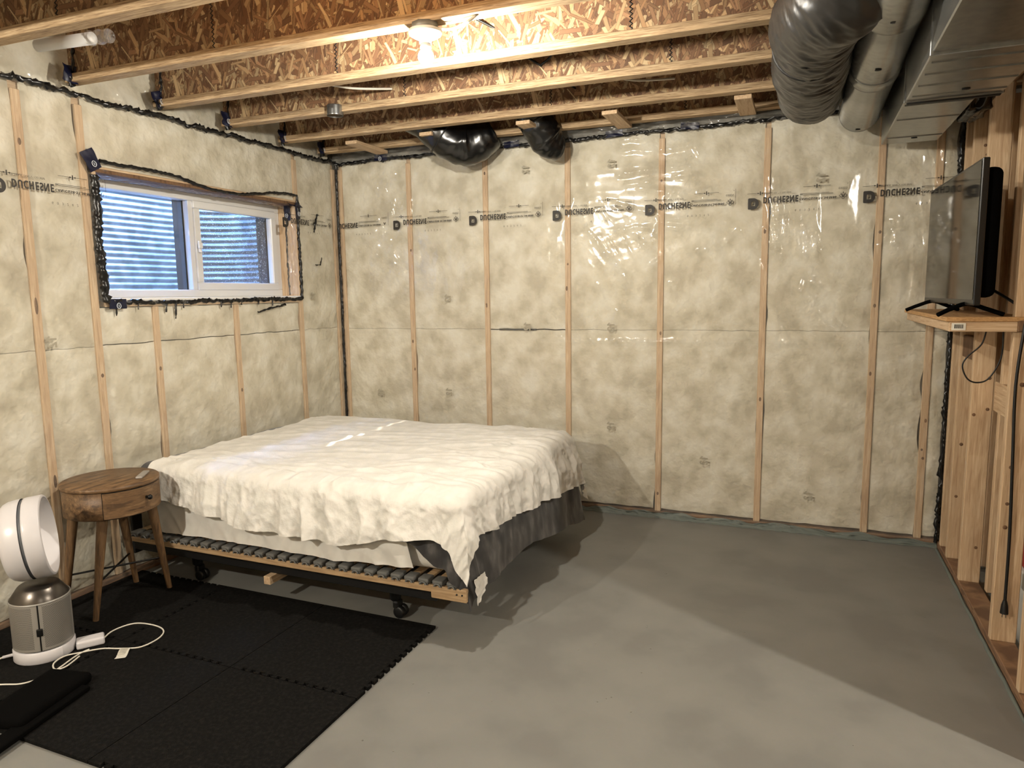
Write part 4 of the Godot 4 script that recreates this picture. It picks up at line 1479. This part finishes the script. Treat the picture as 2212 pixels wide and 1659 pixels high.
func drape(eu: float, ev: float, r: float, lean: float, corner: float) -> Array:
	# excess beyond the foot and the side -> outward offsets and drop
	var flat_e := sqrt(eu * eu + ev * ev)
	if flat_e < 1e-6:
		return [0.0, 0.0, 0.0]
	var e := pow(pow(eu, corner) + pow(ev, corner), 1.0 / corner)
	var q := r * PI / 2
	var out := r * sin(e / r) if e < q else r + (e - q) * lean
	var drop := r * (1.0 - cos(e / r)) if e < q else r + (e - q) * sqrt(1.0 - lean * lean)
	return [out * eu / flat_e, out * ev / flat_e, drop]


func cloth(pts: PackedVector3Array, rows: int, cols: int, thick: float) -> ArrayMesh:
	# both faces and the hem between them
	var st := st_new()
	var nor := PackedVector3Array()
	for r in rows:
		for c in cols:
			var dx := pts[r * cols + mini(c + 1, cols - 1)] - pts[r * cols + maxi(c - 1, 0)]
			var dy := pts[mini(r + 1, rows - 1) * cols + c] - pts[maxi(r - 1, 0) * cols + c]
			nor.append(dy.cross(dx).normalized())
	var under := PackedVector3Array()
	for i in pts.size():
		under.append(pts[i] - nor[i] * thick)
	add_grid(st, pts, rows, cols, false, 1)
	add_grid(st, under, rows, cols, true, 2)
	var ring := []
	for c in cols: ring.append(c)
	for r in range(1, rows): ring.append(r * cols + cols - 1)
	for c in range(cols - 2, -1, -1): ring.append((rows - 1) * cols + c)
	for r in range(rows - 2, 0, -1): ring.append(r * cols)
	st.set_smooth_group(3)
	for i in ring.size():
		var a: int = ring[i]
		var b: int = ring[(i + 1) % ring.size()]
		quad(st, pts[a], under[a], under[b], pts[b])
	return done(st)


func cover(x0: float, lf: Callable, ln: Callable, lb: float, lift: float, r0: float, corner: float, wrinkle: float, fold: float, freq: float, thick: float, lean: float, seed_at: float, cols := 130, rows := 110) -> ArrayMesh:
	var pts := PackedVector3Array()
	for r in rows:
		var tv := float(r) / (rows - 1)
		for c in cols:
			var tu := float(c) / (cols - 1)
			# first the place on top, then lengthen into the overhangs
			var u := lerpf(x0, BX1, tu)
			var v := lerpf(BZ0, BZ1, tv)
			var foot: float = lf.call(v)
			var near: float = ln.call(u)
			u = lerpf(x0, BX1 + foot, tu)
			v = lerpf(BZ0 - lb, BZ1 + near, tv)
			var eu := maxf(0.0, u - (BX1 - r0))
			var ev := v - (BZ1 - r0) if v > BZ1 - r0 else minf(0.0, v - (BZ0 + r0))
			var d := drape(eu, absf(ev), r0, lean, corner)
			var e := sqrt(eu * eu + ev * ev)
			var p := Vector3(minf(u, BX1 - r0) + d[0], BY + lift - d[2], clampf(v, BZ0 + r0, BZ1 - r0) + d[1] * signf(ev))
			# crown and long shallow creases on top, finer towards the edges
			var on_top := 1.0 - smoothstep(0.0, 0.14, e)
			p.y += on_top * (0.010 * soft.get_noise_2d(u * 1.3 + seed_at, v * 1.3) + wrinkle * 0.6 * ridge.get_noise_2d(u * 1.1 + seed_at, v * 3.2 + u * 0.7))
			var rim := smoothstep(BX1 - 0.55, BX1 - 0.1, u) + smoothstep(BZ1 - 0.45, BZ1 - 0.08, v)
			var s := u if absf(ev) > eu else v + 7.0
			var fine := ridge.get_noise_2d(s * 4.2 + seed_at + 0.4 * soft.get_noise_2d(u * 3.0, v * 3.0), (v if absf(ev) > eu else u) * 1.1)
			p.y += on_top * wrinkle * 0.75 * clampf(rim, 0.0, 1.0) * fine
			# hanging folds run down the drop
			var hang := smoothstep(0.02, 0.26, e) * lerpf(0.35, 1.0, smoothstep(0.3, 0.65, u))
			var along := s * freq + seed_at + 0.5 * soft.get_noise_2d(s * 2.0, e * 2.2)
			var w := fold * hang * (0.5 + 0.35 * ridge.get_noise_2d(along * 0.4, e * 0.5 + seed_at) + 0.45 * soft.get_noise_2d(along * 0.55 + 9.0, e * 0.8))
			w += wrinkle * 0.7 * smoothstep(0.03, 0.1, e) * (ridge.get_noise_2d(s * 5.5 + e * 2.2, e * 3.0 + seed_at) * 0.6 + 0.25 * ridge.get_noise_2d(s * 13.0, e * 12.0))
			w += lift * 1.2 * smoothstep(0.0, 0.05, e)
			if e > 1e-5:
				p.x += w * eu / e
				p.z += w * ev / e
			pts.append(p)
	return cloth(pts, rows, cols, thick)


func bed() -> void:
	# black steel bed frame on casters
	var t := thing("bed_frame", "black steel bed frame on casters under the slatted base", "bed frame")
	for z in [0.50, 1.94]:
		obj("side_rail", box_between(Vector3(0.012, 0.155, z - 0.018), Vector3(1.86, 0.217, z + 0.018), 0.003), M.frame_black, t)
		obj("side_rail_lip", box_between(Vector3(0.06, 0.155, z - (0.045 if z > 1 else -0.018)), Vector3(1.86, 0.162, z + (-0.018 if z > 1 else 0.045)), 0.002), M.frame_black, t)
	for x in [0.32, 1.05, 1.62]:
		obj("cross_rail", box_between(Vector3(x - 0.02, 0.175, 0.5), Vector3(x + 0.02, 0.2, 1.94), 0.003), M.frame_black, t)
	obj("head_bracket", box_between(Vector3(0.006, 0.13, 1.90), Vector3(0.024, 0.34, 1.96), 0.003), M.frame_black, t)
	obj("head_bracket", box_between(Vector3(0.006, 0.13, 0.48), Vector3(0.024, 0.34, 0.54), 0.003), M.frame_black, t)
	for p in [Vector3(1.585, 0, 1.86), Vector3(0.36, 0, 1.86), Vector3(1.72, 0, 0.66), Vector3(0.36, 0, 0.6)]:
		obj("leg", lathe([Vector2(0.001, 0.2), Vector2(0.03, 0.2), Vector2(0.026, 0.085), Vector2(0.016, 0.075), Vector2(0.001, 0.07)], 16), M.frame_black, t, p)
		var c := obj("caster", box(Vector3(0.03, 0.035, 0.05), 0.006), M.frame_black, t, p + Vector3(0.012, 0.062, 0.0))
		obj("wheel", lathe([Vector2(0.001, -0.012), Vector2(0.02, -0.013), Vector2(0.028, -0.009), Vector2(0.028, 0.009), Vector2(0.02, 0.013), Vector2(0.001, 0.012)], 24, Basis(Vector3.RIGHT, PI / 2)), M.frame_black, c, Vector3(0.015, -0.034, 0.012))
		obj("wheel", lathe([Vector2(0.001, -0.012), Vector2(0.02, -0.013), Vector2(0.028, -0.009), Vector2(0.028, 0.009), Vector2(0.02, 0.013), Vector2(0.001, 0.012)], 24, Basis(Vector3.RIGHT, PI / 2)), M.frame_black, c, Vector3(0.015, -0.034, -0.016))
	# slatted base
	var b := thing("slatted_base", "birch slatted bed base with grey rubber slat holders under the mattress", "bed base")
	var rail := st_new()
	obj("side_rail", box_between(Vector3(0.03, 0.219, 1.985), Vector3(2.02, 0.25, 2.005), 0.002), M.birch, b)
	obj("side_rail", box_between(Vector3(0.03, 0.219, 0.43), Vector3(2.02, 0.25, 0.45), 0.002), M.birch, b)
	obj("end_rail", box_between(Vector3(1.995, 0.222, 0.45), Vector3(2.02, 0.258, 1.985), 0.002), M.birch, b)
	obj("end_rail", box_between(Vector3(0.03, 0.222, 0.45), Vector3(0.06, 0.258, 1.985), 0.002), M.birch, b)
	obj("end_block", box_between(Vector3(1.86, 0.195, 1.986), Vector3(2.03, 0.252, 2.009), 0.003), M.birch, b)
	obj("crossbar", box_between(Vector3(0.935, 0.112, 1.2), Vector3(0.973, 0.152, 2.0), 0.002), M.pine_z, b)
	for x in [1.985, 2.01]:
		obj("screw", lathe([Vector2(0.0005, 0.002), Vector2(0.004, 0.002), Vector2(0.004, -0.002), Vector2(0.0005, -0.002)], 10, Basis(Vector3.RIGHT, PI / 2)), M.frame_black, b, Vector3(x, 0.228, 2.0095))
	var slat := box(Vector3(0.038, 0.010, 1.5), 0.002)
	var hold := st_new()
	add_soft_box(hold, Vector3(0, 0.012, 0), Vector3(0.05, 0.018, 0.06), 0.005, Vector3i(4, 4, 4))
	add_box(hold, Vector3(-0.014, -0.002, 0), Vector3(0.012, 0.012, 0.05), 0.002)
	add_box(hold, Vector3(0.014, -0.002, 0), Vector3(0.012, 0.012, 0.05), 0.002)
	for s in [-1.0, 1.0]:
		var arc := []
		for k in 9:
			var a := PI * k / 8.0
			arc.append(Vector3(0.014 * cos(a), -0.004 + 0.012 * sin(a), 0.032 * s))
		add_tube(hold, arc, 0.004, 6)
	var hold_mesh := done(hold)
	for i in 28:
		var x := 0.095 + i * 0.0692
		obj("slat", slat, M.birch, b, Vector3(x, 0.266, 1.218))
		obj("slat_holder", hold_mesh, M.rubber_grey, b, Vector3(x, 0.256, 1.985))
	# mattress in its white fitted sheet
	var st := st_new()
	add_soft_box(st, Vector3((BX0 + 1.99) * 0.5, 0.442, (BZ0 + BZ1) * 0.5), Vector3(1.99 - BX0 - 0.02, 0.33, BZ1 - BZ0 - 0.02), 0.06, Vector3i(60, 14, 50), 0.008, 7.0)
	tag(obj("mattress", done(st), M.sheet), "mattress in a white fitted sheet on the slatted base", "mattress")
	# loose white sheet hanging down the near side
	var pts := PackedVector3Array()
	var rows := 40
	var cols := 110
	var hem := [Vector2(0.2, 0.29), Vector2(0.6, 0.292), Vector2(1.05, 0.29), Vector2(1.36, 0.284), Vector2(1.5, 0.300), Vector2(1.68, 0.305), Vector2(1.75, 0.31)]
	for r in rows:
		var tr := float(r) / (rows - 1)
		for c in cols:
			var x := lerpf(0.19, 1.72 + 0.05 * tr, float(c) / (cols - 1))
			var y := lerpf(0.60, lookup(hem, x), tr)
			var out := 1.968 + 0.018 * tr * tr + 0.015 * smoothstep(1.3, 1.7, x) * tr
			out += 0.012 * smoothstep(0.1, 0.7, tr) * ridge.get_noise_2d((x - tr * 0.16) * 3.6 + 3.0, tr * 0.5)
			pts.append(Vector3(x - 0.05 * (1.0 - tr), y, out))
	tag(obj("loose_sheet", cloth(pts, rows, cols, 0.002), M.sheet), "loose white sheet hanging down the near side of the mattress", "sheet")
	# corner of a white sheet poking out below the foot end
	pts = PackedVector3Array()
	for r in 12:
		for c in 12:
			var s := c / 11.0
			var tr := r / 11.0
			pts.append(Vector3(2.066 + 0.008 * soft.get_noise_2d(s * 3.0, tr * 3.0) + 0.015 * tr, lerpf(0.30, 0.19 + 0.07 * s, tr), lerpf(2.0, 1.90, s)))
	tag(obj("sheet_corner", cloth(pts, 12, 12, 0.002), M.sheet), "small corner of white sheet poking out below the foot of the bed", "sheet")
	pts = PackedVector3Array()
	for r in 10:
		for c in 24:
			var s := c / 23.0
			var tr := r / 9.0
			pts.append(Vector3(2.03 + 0.004 * ridge.get_noise_2d(s * 3.0, tr), lerpf(0.26, lerpf(0.19, 0.235, s), tr), lerpf(1.74, 1.3, s)))
	tag(obj("sheet_edge", cloth(pts, 10, 24, 0.002), M.sheet), "strip of white sheet showing under the grey blanket at the foot", "sheet")
	# dark grey plush blanket
	var g_foot := func(v: float) -> float: return lookup([Vector2(0.46, 0.50), Vector2(0.62, 0.49), Vector2(0.9, 0.43), Vector2(1.3, 0.35), Vector2(1.75, 0.37), Vector2(1.96, 0.36)], v) + 0.02
	var g_near := func(u: float) -> float: return lookup([Vector2(0.0, 0.02), Vector2(0.5, 0.13), Vector2(0.75, 0.17), Vector2(0.95, 0.15), Vector2(1.3, 0.14), Vector2(1.46, 0.18), Vector2(1.6, 0.27), Vector2(1.72, 0.33), Vector2(1.95, 0.34)], u)
	tag(obj("blanket", cover(0.10, g_foot, g_near, 0.16, 0.004, 0.06, 3.5, 0.001, 0.022, 6.5, 0.003, 0.17, 40.0), M.plush), "dark grey plush blanket hanging from under the white duvet", "blanket")
	# white duvet
	var d_foot := func(v: float) -> float: return lookup([Vector2(0.46, 0.34), Vector2(0.55, 0.33), Vector2(0.7, 0.28), Vector2(0.82, 0.265), Vector2(1.3, 0.20), Vector2(1.55, 0.175), Vector2(1.77, 0.15), Vector2(1.96, 0.20)], v)
	var d_near := func(u: float) -> float: return lookup([Vector2(0.2, 0.13), Vector2(0.42, 0.165), Vector2(0.6, 0.19), Vector2(0.82, 0.225), Vector2(1.1, 0.23), Vector2(1.3, 0.235), Vector2(1.43, 0.205), Vector2(1.53, 0.175), Vector2(1.7, 0.16), Vector2(1.8, 0.185), Vector2(1.9, 0.24)], u)
	tag(obj("duvet", cover(0.19, d_foot, d_near, 0.2, 0.029, 0.075, 2.0, 0.014, 0.062, 7.0, 0.004, 0.14, 3.0, 290, 250), M.linen), "rumpled white cotton duvet spread over the bed", "duvet")


# ---------------------------------------------------------------- nightstand

func nightstand() -> void:
	var at := Vector3(0.25, 0.014, 2.235)
	var t := thing("nightstand", "round brown wooden nightstand with one drawer and splayed legs", "nightstand", at)
	var r := 0.212
	obj("table_top", lathe([Vector2(0.001, 0.622), Vector2(r - 0.006, 0.622), Vector2(r, 0.617), Vector2(r, 0.606), Vector2(r - 0.006, 0.600), Vector2(0.001, 0.600)], 64), M.mango_top, t)
	var rb := r - 0.008
	obj("drum", lathe([Vector2(0.001, 0.600), Vector2(rb, 0.600), Vector2(rb, 0.476), Vector2(rb - 0.006, 0.470), Vector2(0.001, 0.470)], 64), M.mango_top, t)
	# curved drawer front, proud of the drum, with the gap around it
	var drawer := st_new()
	var gap := st_new()
	var a0 := -1.04
	var a1 := 0.84
	for pass_ in 2:
		var rr := rb + (0.0015 if pass_ == 0 else 0.005)
		var e := 0.0 if pass_ == 0 else 0.016
		var lo := 0.474 if pass_ == 0 else 0.477
		var hi := 0.600 if pass_ == 0 else 0.596
		var pts := PackedVector3Array()
		var n := 28
		for row in 4:
			for k in n:
				var a := lerpf(a0 + e, a1 - e, float(k) / (n - 1))
				var rad := rr if row == 1 or row == 2 else rb - 0.004
				pts.append(Vector3(cos(a) * rad, hi if row < 2 else lo, sin(a) * rad))
		add_grid(gap if pass_ == 0 else drawer, pts, 4, n, true, -1)
	obj("drawer_gap", done(gap), M.iron, t)
	var dr := obj("drawer_front", done(drawer), M.mango_top, t)
	var ka := -0.1
	var turn := Basis(Vector3.UP, -ka) * Basis(Vector3.BACK, -PI / 2)
	obj("knob", lathe([Vector2(0.0005, 0.0), Vector2(0.007, 0.0), Vector2(0.006, 0.012), Vector2(0.011, 0.017), Vector2(0.0125, 0.023), Vector2(0.009, 0.03), Vector2(0.0005, 0.032)], 20, turn), M.iron, dr, Vector3(cos(ka) * (rb + 0.004), 0.545, sin(ka) * (rb + 0.004)))
	# four splayed, tapered legs
	var feet := [Vector3(0.052, 0, 0.165), Vector3(0.078, 0, -0.215), Vector3(-0.15, 0, -0.195), Vector3(-0.165, 0, 0.165)]
	var tops := [Vector3(0.04, 0.478, 0.14), Vector3(0.05, 0.478, -0.145), Vector3(-0.11, 0.478, -0.13), Vector3(-0.12, 0.478, 0.13)]
	tops = [Vector3(0.095, 0.478, 0.125), Vector3(0.085, 0.478, -0.14), Vector3(-0.11, 0.478, -0.12), Vector3(-0.11, 0.478, 0.12)]
	feet = [Vector3(0.075, 0, 0.19), Vector3(0.085, 0, -0.21), Vector3(-0.14, 0, -0.20), Vector3(-0.16, 0, 0.17)]
	for i in 4:
		obj("leg", tube([feet[i], (feet[i] as Vector3).lerp(tops[i], 0.35), (feet[i] as Vector3).lerp(tops[i], 0.7), tops[i]], [0.0125, 0.0165, 0.021, 0.024], 18), M.mango_leg, t)
	var h := 0.36
	var m := []
	for i in 4:
		m.append((feet[i] as Vector3).lerp(tops[i], h))
	obj("stretcher", tube([m[0], m[2]], 0.005, 8), M.iron, t)
	obj("stretcher", tube([m[1], m[3]], 0.005, 8), M.iron, t)
	var d := obj("remote_control", soft_box(Vector3(0.03, 0.012, 0.13), 0.004, Vector3i(4, 4, 6)), M.device, null, at + Vector3(0.115, 0.628, -0.085), Basis(Vector3.UP, 0.62))
	tag(d, "slim pale remote lying on the round nightstand", "remote")


# ---------------------------------------------------------------- fan

func fan() -> void:
	var at := Vector3(0.395, 0.0, 2.705)
	var t := thing("bladeless_fan", "white bladeless fan with a perforated silver body standing on the mat", "fan", at + Vector3(0, 0.014, 0))
	obj("base", lathe([Vector2(0.001, 0.0), Vector2(0.108, 0.0), Vector2(0.111, 0.004), Vector2(0.111, 0.046), Vector2(0.107, 0.05), Vector2(0.001, 0.05)], 64), M.fan_white, t)
	obj("neck_groove", lathe([Vector2(0.099, 0.048), Vector2(0.099, 0.062)], 48), M.fan_dark, t)
	var lean := Basis(Vector3(0.5, 0, 0.8).normalized(), 0.0)
	obj("grille", lathe([Vector2(0.1085, 0.252), Vector2(0.1085, 0.056)], 96, lean, true), M.fan_grille, t, Vector3.ZERO, Basis(Vector3.UP, -0.62))
	obj("grille_rim", lathe([Vector2(0.098, 0.256), Vector2(0.1095, 0.256), Vector2(0.1105, 0.25), Vector2(0.1085, 0.247)], 64), M.fan_panel, t)
	obj("shoulder", lathe([Vector2(0.001, 0.305), Vector2(0.072, 0.304), Vector2(0.078, 0.298), Vector2(0.107, 0.256), Vector2(0.107, 0.25), Vector2(0.001, 0.25)], 64), M.fan_nickel, t)
	# seam and button towards the viewer
	var face := Vector3(0.78, 0, 0.62).normalized()
	var turn := Basis(Vector3.UP, atan2(face.x, face.z))
	obj("seam", box(Vector3(0.005, 0.196, 0.006), 0.001), M.fan_dark, t, face * 0.1075 + Vector3(0, 0.154, 0), turn)
	obj("button", soft_box(Vector3(0.022, 0.032, 0.008), 0.003, Vector3i(6, 6, 4)), M.fan_dark, t, face * 0.109 + Vector3(0, 0.135, 0), turn)
	# ring head: a hollow drum lying on its side, opening to the right
	var head := Node3D.new()
	head.name = "ring_head"
	t.add_child(head)
	head.position = Vector3(-0.012, 0.500, 0.010)
	head.basis = Basis(Vector3.UP, 0.84) * Basis(Vector3.BACK, -PI / 2 + 0.1)   # lathe axis (y) points along +x, slightly up
	head.scale = Vector3(1.06, 1.06, 1.06)
	var outer := [Vector2(0.122, -0.072), Vector2(0.138, -0.07), Vector2(0.148, -0.06), Vector2(0.155, -0.044), Vector2(0.158, -0.016), Vector2(0.158, -0.002)]
	obj("rear_shell", lathe(rev(outer), 72), M.fan_white, head)
	obj("groove", lathe([Vector2(0.154, 0.010), Vector2(0.154, -0.006)], 72), M.fan_groove, head)
	obj("front_shell", lathe(rev([Vector2(0.153, 0.008), Vector2(0.158, 0.009), Vector2(0.159, 0.016), Vector2(0.159, 0.064), Vector2(0.156, 0.068), Vector2(0.149, 0.069)]), 72), M.fan_white, head)
	obj("inner_wall", lathe([Vector2(0.122, -0.072), Vector2(0.121, -0.045), Vector2(0.126, 0.0), Vector2(0.141, 0.05), Vector2(0.149, 0.069)], 72), M.fan_white, head)
	obj("air_slot", lathe([Vector2(0.1225, -0.036), Vector2(0.1235, -0.03)], 72), M.fan_groove, head)


func rev(a: Array) -> Array:
	var b := a.duplicate()
	b.reverse()
	return b


func power_cord() -> void:
	var y := 0.018
	var t := thing("power_cord", "white power cord with adaptor block and tag on the black mat", "cord")
	var pts := [[0.30, 3.03], [0.482, 2.94], [0.555, 2.905], [0.585, 2.845], [0.580, 2.778], [0.556, 2.70], [0.548, 2.655], [0.552, 2.625]]
	var path := []
	for p in pts: path.append(Vector3(p[0], y, p[1]))
	obj("wire", tube(curve(path), 0.0032, 8), M.cable_white, t)
	pts = [[0.515, 2.60], [0.53, 2.56], [0.496, 2.47], [0.525, 2.386], [0.62, 2.366], [0.705, 2.385], [0.748, 2.445], [0.742, 2.53], [0.675, 2.571], [0.60, 2.60], [0.545, 2.655], [0.520, 2.71], [0.535, 2.765], [0.576, 2.787], [0.594, 2.755], [0.568, 2.68]]
	path = []
	for i in pts.size(): path.append(Vector3(pts[i][0], y + (0.006 if i in [11, 12] else 0.0), pts[i][1]))
	obj("wire", tube(curve(path), 0.0032, 8), M.cable_white, t)
	path = [Vector3(0.30, y + 0.012, 2.80), Vector3(0.27, y + 0.002, 2.86), Vector3(0.2, y, 2.93)]
	obj("wire", tube(curve(path), 0.0036, 8), M.cable_white, t)
	obj("plug", tube([Vector3(0.325, y + 0.012, 2.775), Vector3(0.295, y + 0.010, 2.815)], [0.007, 0.006], 10), M.fan_white, t)
	obj("adaptor", soft_box(Vector3(0.105, 0.034, 0.062), 0.008, Vector3i(8, 8, 8)), M.fan_white, t, Vector3(0.515, 0.032, 2.59), Basis(Vector3.UP, 0.95))
	var tagm := PackedVector3Array()
	for r in 8:
		for c in 6:
			tagm.append(Vector3(lerpf(-0.02, 0.02, c / 5.0), 0.004 * sin(r * 0.9), lerpf(0.0, 0.085, r / 7.0)))
	var tg := obj("cord_tag", cloth(tagm, 8, 6, 0.001), M.sticker, t, Vector3(0.692, 0.019, 2.562), Basis(Vector3.UP, 0.62))
	var st := st_new()
	for k in 7:
		add_box(st, Vector3(0, 0.0065, 0.014 + k * 0.0095), Vector3(0.03, 0.0006, 0.0025), 0.0)
	obj("tag_print", done(st), M.faint_print, tg)


# ---------------------------------------------------------------- foam mats

func mat_outline(s: float, teeth: Array) -> PackedVector2Array:
	# square of side s with dovetail teeth on the sides that ask for them: order near(+z), right(+x), far(-z), left(-x)
	var out := PackedVector2Array()
	var corners := [Vector2(0, s), Vector2(s, s), Vector2(s, 0), Vector2(0, 0)]
	for k in 4:
		var a: Vector2 = corners[k]
		var b: Vector2 = corners[(k + 1) % 4]
		out.append(a)
		if teeth[k]:
			var d := (b - a) / s
			var n := Vector2(d.y, -d.x) * -1.0   # outwards
			var c := 14
			for i in range(1, c - 1):
				var m := (i + 0.5) * s / c
				var w := s / c * 0.25
				out.append(a + d * (m - w * 0.75) )
				out.append(a + d * (m - w * 1.15) - n * 0.016)
				out.append(a + d * (m + w * 1.15) - n * 0.016)
				out.append(a + d * (m + w * 0.75))
	return out


func floor_mats() -> void:
	var s := 0.604
	var xs := [0.001, 0.609, 1.217]
	var zs := [1.908, 2.516]
	var labels := [
		["black foam puzzle mat tile under the nightstand", "black foam puzzle mat tile between nightstand and bed caster", "black foam puzzle mat tile at the bed's foot, its edge toothed"],
		["black foam puzzle mat tile under the white fan", "black foam puzzle mat tile in the lower left, middle of the near row", "black foam puzzle mat tile nearest the bare grey floor"],
	]
	for r in 2:
		for c in 3:
			# teeth: near, right, far, left
			var teeth := [c == 2 and r == 1 or r == 0, c == 0 or (c == 2 and r == 0), c == 0 and r == 0, false]
			var st := st_new()
			add_prism(st, mat_outline(s, teeth), 0.013, Transform3D(Basis(Vector3.RIGHT, PI / 2), Vector3.ZERO))
			var m := obj("foam_mat", done(st), M.foam, null, Vector3(xs[c], 0.0075, zs[r]))
			tag(m, labels[r][c], "mat", "interlocking black foam tiles")
	# low black pad at the lower left corner
	var t := thing("knee_pad", "low black foam pad with a flat strap at the lower left edge", "pad", Vector3(0.75, 0.014, 2.965))
	obj("pad", soft_box(Vector3(0.19, 0.045, 0.33), 0.02, Vector3i(10, 8, 12)), M.pad_black, t, Vector3(-0.01, 0.022, 0), Basis(Vector3.UP, 0.22))
	obj("strap", soft_box(Vector3(0.07, 0.02, 0.42), 0.006, Vector3i(6, 6, 8)), M.pad_black, t, Vector3(0.10, 0.010, 0.08), Basis(Vector3.UP, 0.2))


# ---------------------------------------------------------------- television and shelf

func television() -> void:
	var t := thing("wall_shelf", "plywood shelf on a pine batten frame fixed to the open studs", "shelf", Vector3(3.82, 1.33, 0.0))
	obj("shelf_board", box_between(Vector3(0.0, 0.018, 0.02), Vector3(0.30, 0.036, 1.265), 0.0015), M.ply, t)
	obj("batten", box_between(Vector3(0.012, -0.022, 0.03), Vector3(0.05, 0.018, 1.25), 0.002), M.pine_z, t)
	obj("batten", box_between(Vector3(0.012, -0.022, 1.252), Vector3(0.24, 0.018, 1.262), 0.002), M.pine_x, t)
	obj("batten", box_between(Vector3(0.24, -0.02, 1.225), Vector3(0.31, 0.022, 1.268), 0.002), M.brown_wood, t)
	var stick := obj("barcode_label", box_between(Vector3(0.02, -0.016, 1.262), Vector3(0.068, 0.012, 1.2635), 0.0), M.sticker, t)
	var st := st_new()
	var x := 0.03
	var r := RandomNumberGenerator.new()
	r.seed = 9
	while x < 0.06:
		var w := r.randf_range(0.0007, 0.002)
		add_box(st, Vector3(x, -0.001, 1.2638), Vector3(w, 0.016, 0.0006), 0.0)
		x += w + r.randf_range(0.0008, 0.002)
	obj("barcode", done(st), M.cable_black, stick)
	# the set, facing the bed
	var tv := thing("television", "flat television on the plywood shelf, facing the bed", "television", Vector3(3.9, 1.366, 0.80))
	tv.rotation.y = 0.03
	var tilt := Node3D.new()
	obj("bezel", box_between(Vector3(-0.012, 0.045, -0.49), Vector3(0.012, 0.605, 0.49), 0.003), M.tv_bezel, tv)
	obj("screen", box_between(Vector3(-0.0135, 0.068, -0.478), Vector3(-0.011, 0.595, 0.478), 0.0), M.tv_screen, tv)
	obj("back_shell", soft_box(Vector3(0.07, 0.50, 0.93), 0.03, Vector3i(8, 10, 12)), M.tv_black, tv, Vector3(0.035, 0.325, 0))
	for z in [-0.36, 0.36]:
		obj("stand_foot", tube(curve([Vector3(-0.11, 0.006, z * 1.06), Vector3(-0.06, 0.03, z), Vector3(0.0, 0.05, z * 0.96), Vector3(0.06, 0.03, z), Vector3(0.12, 0.006, z * 1.06)]), [0.006] .duplicate() if false else 0.009, 10), M.tv_black, tv)
	tilt.free()
	# cords
	var c := tube(curve([Vector3(3.96, 1.50, 1.05), Vector3(4.03, 1.45, 1.12), Vector3(4.10, 1.376, 1.22), Vector3(4.08, 1.33, 1.272), Vector3(4.066, 1.1, 1.27), Vector3(4.075, 0.8, 1.27), Vector3(4.085, 0.5, 1.268), Vector3(4.087, 0.22, 1.268)]), 0.006, 8)
	var cord := thing("appliance_cord", "black cord hanging from the television to a loose plug", "cord")
	obj("wire", c, M.cable_black, cord)
	obj("plug", tube([Vector3(4.087, 0.225, 1.268), Vector3(4.087, 0.205, 1.268), Vector3(4.087, 0.17, 1.268)], [0.007, 0.012, 0.015], 10), M.cable_black, cord)
	for s in [-0.006, 0.006]:
		obj("prong", box(Vector3(0.002, 0.018, 0.005), 0.0), M.galvanised, cord, Vector3(4.087 + s, 0.162, 1.268))
	c = tube(curve([Vector3(3.98, 1.31, 1.16), Vector3(3.965, 1.25, 1.16), Vector3(3.92, 1.20, 1.16), Vector3(3.905, 1.16, 1.16), Vector3(3.925, 1.11, 1.16), Vector3(3.96, 1.095, 1.16), Vector3(4.0, 1.115, 1.16), Vector3(4.035, 1.2, 1.165), Vector3(4.035, 1.31, 1.17)]), 0.003, 8)
	tag(obj("cable_loop", c, M.cable_black), "thin black cable looping down below the plywood shelf", "cable")


# ---------------------------------------------------------------- things stored beyond the framing

func storage() -> void:
	# a stack just past the open studs
	var x := 4.165
	var z := 1.07
	var t := thing("paint_box", "white printed carton at the bottom of the stack behind the studs", "carton", Vector3(x + 0.16, 0.0, z))
	obj("carton", soft_box(Vector3(0.3, 0.24, 0.3), 0.006, Vector3i(6, 6, 6)), M.bin_white, t, Vector3(0, 0.12, 0))
	obj("printed_panel", box(Vector3(0.05, 0.17, 0.002), 0.0), M.bin_print, t, Vector3(-0.115, 0.12, 0.151))
	t = thing("storage_tub", "red plastic tub with a white lid in the stack behind the studs", "tub", Vector3(x + 0.16, 0.24, z))
	obj("lid", soft_box(Vector3(0.32, 0.075, 0.32), 0.01, Vector3i(6, 6, 6)), M.bin_white, t, Vector3(0, 0.0375, 0))
	obj("tub", soft_box(Vector3(0.3, 0.125, 0.3), 0.012, Vector3i(6, 6, 6)), M.bin_red, t, Vector3(0, 0.1375, 0))
	t = thing("storage_tub", "dark blue plastic tub on top of the stack behind the studs", "tub", Vector3(x + 0.16, 0.44, z))
	obj("tub", soft_box(Vector3(0.3, 0.30, 0.3), 0.012, Vector3i(6, 6, 6)), M.bin_blue, t, Vector3(0, 0.15, 0))
	obj("lid", soft_box(Vector3(0.32, 0.03, 0.32), 0.01, Vector3i(6, 6, 6)), M.bin_blue, t, Vector3(0, 0.315, 0))
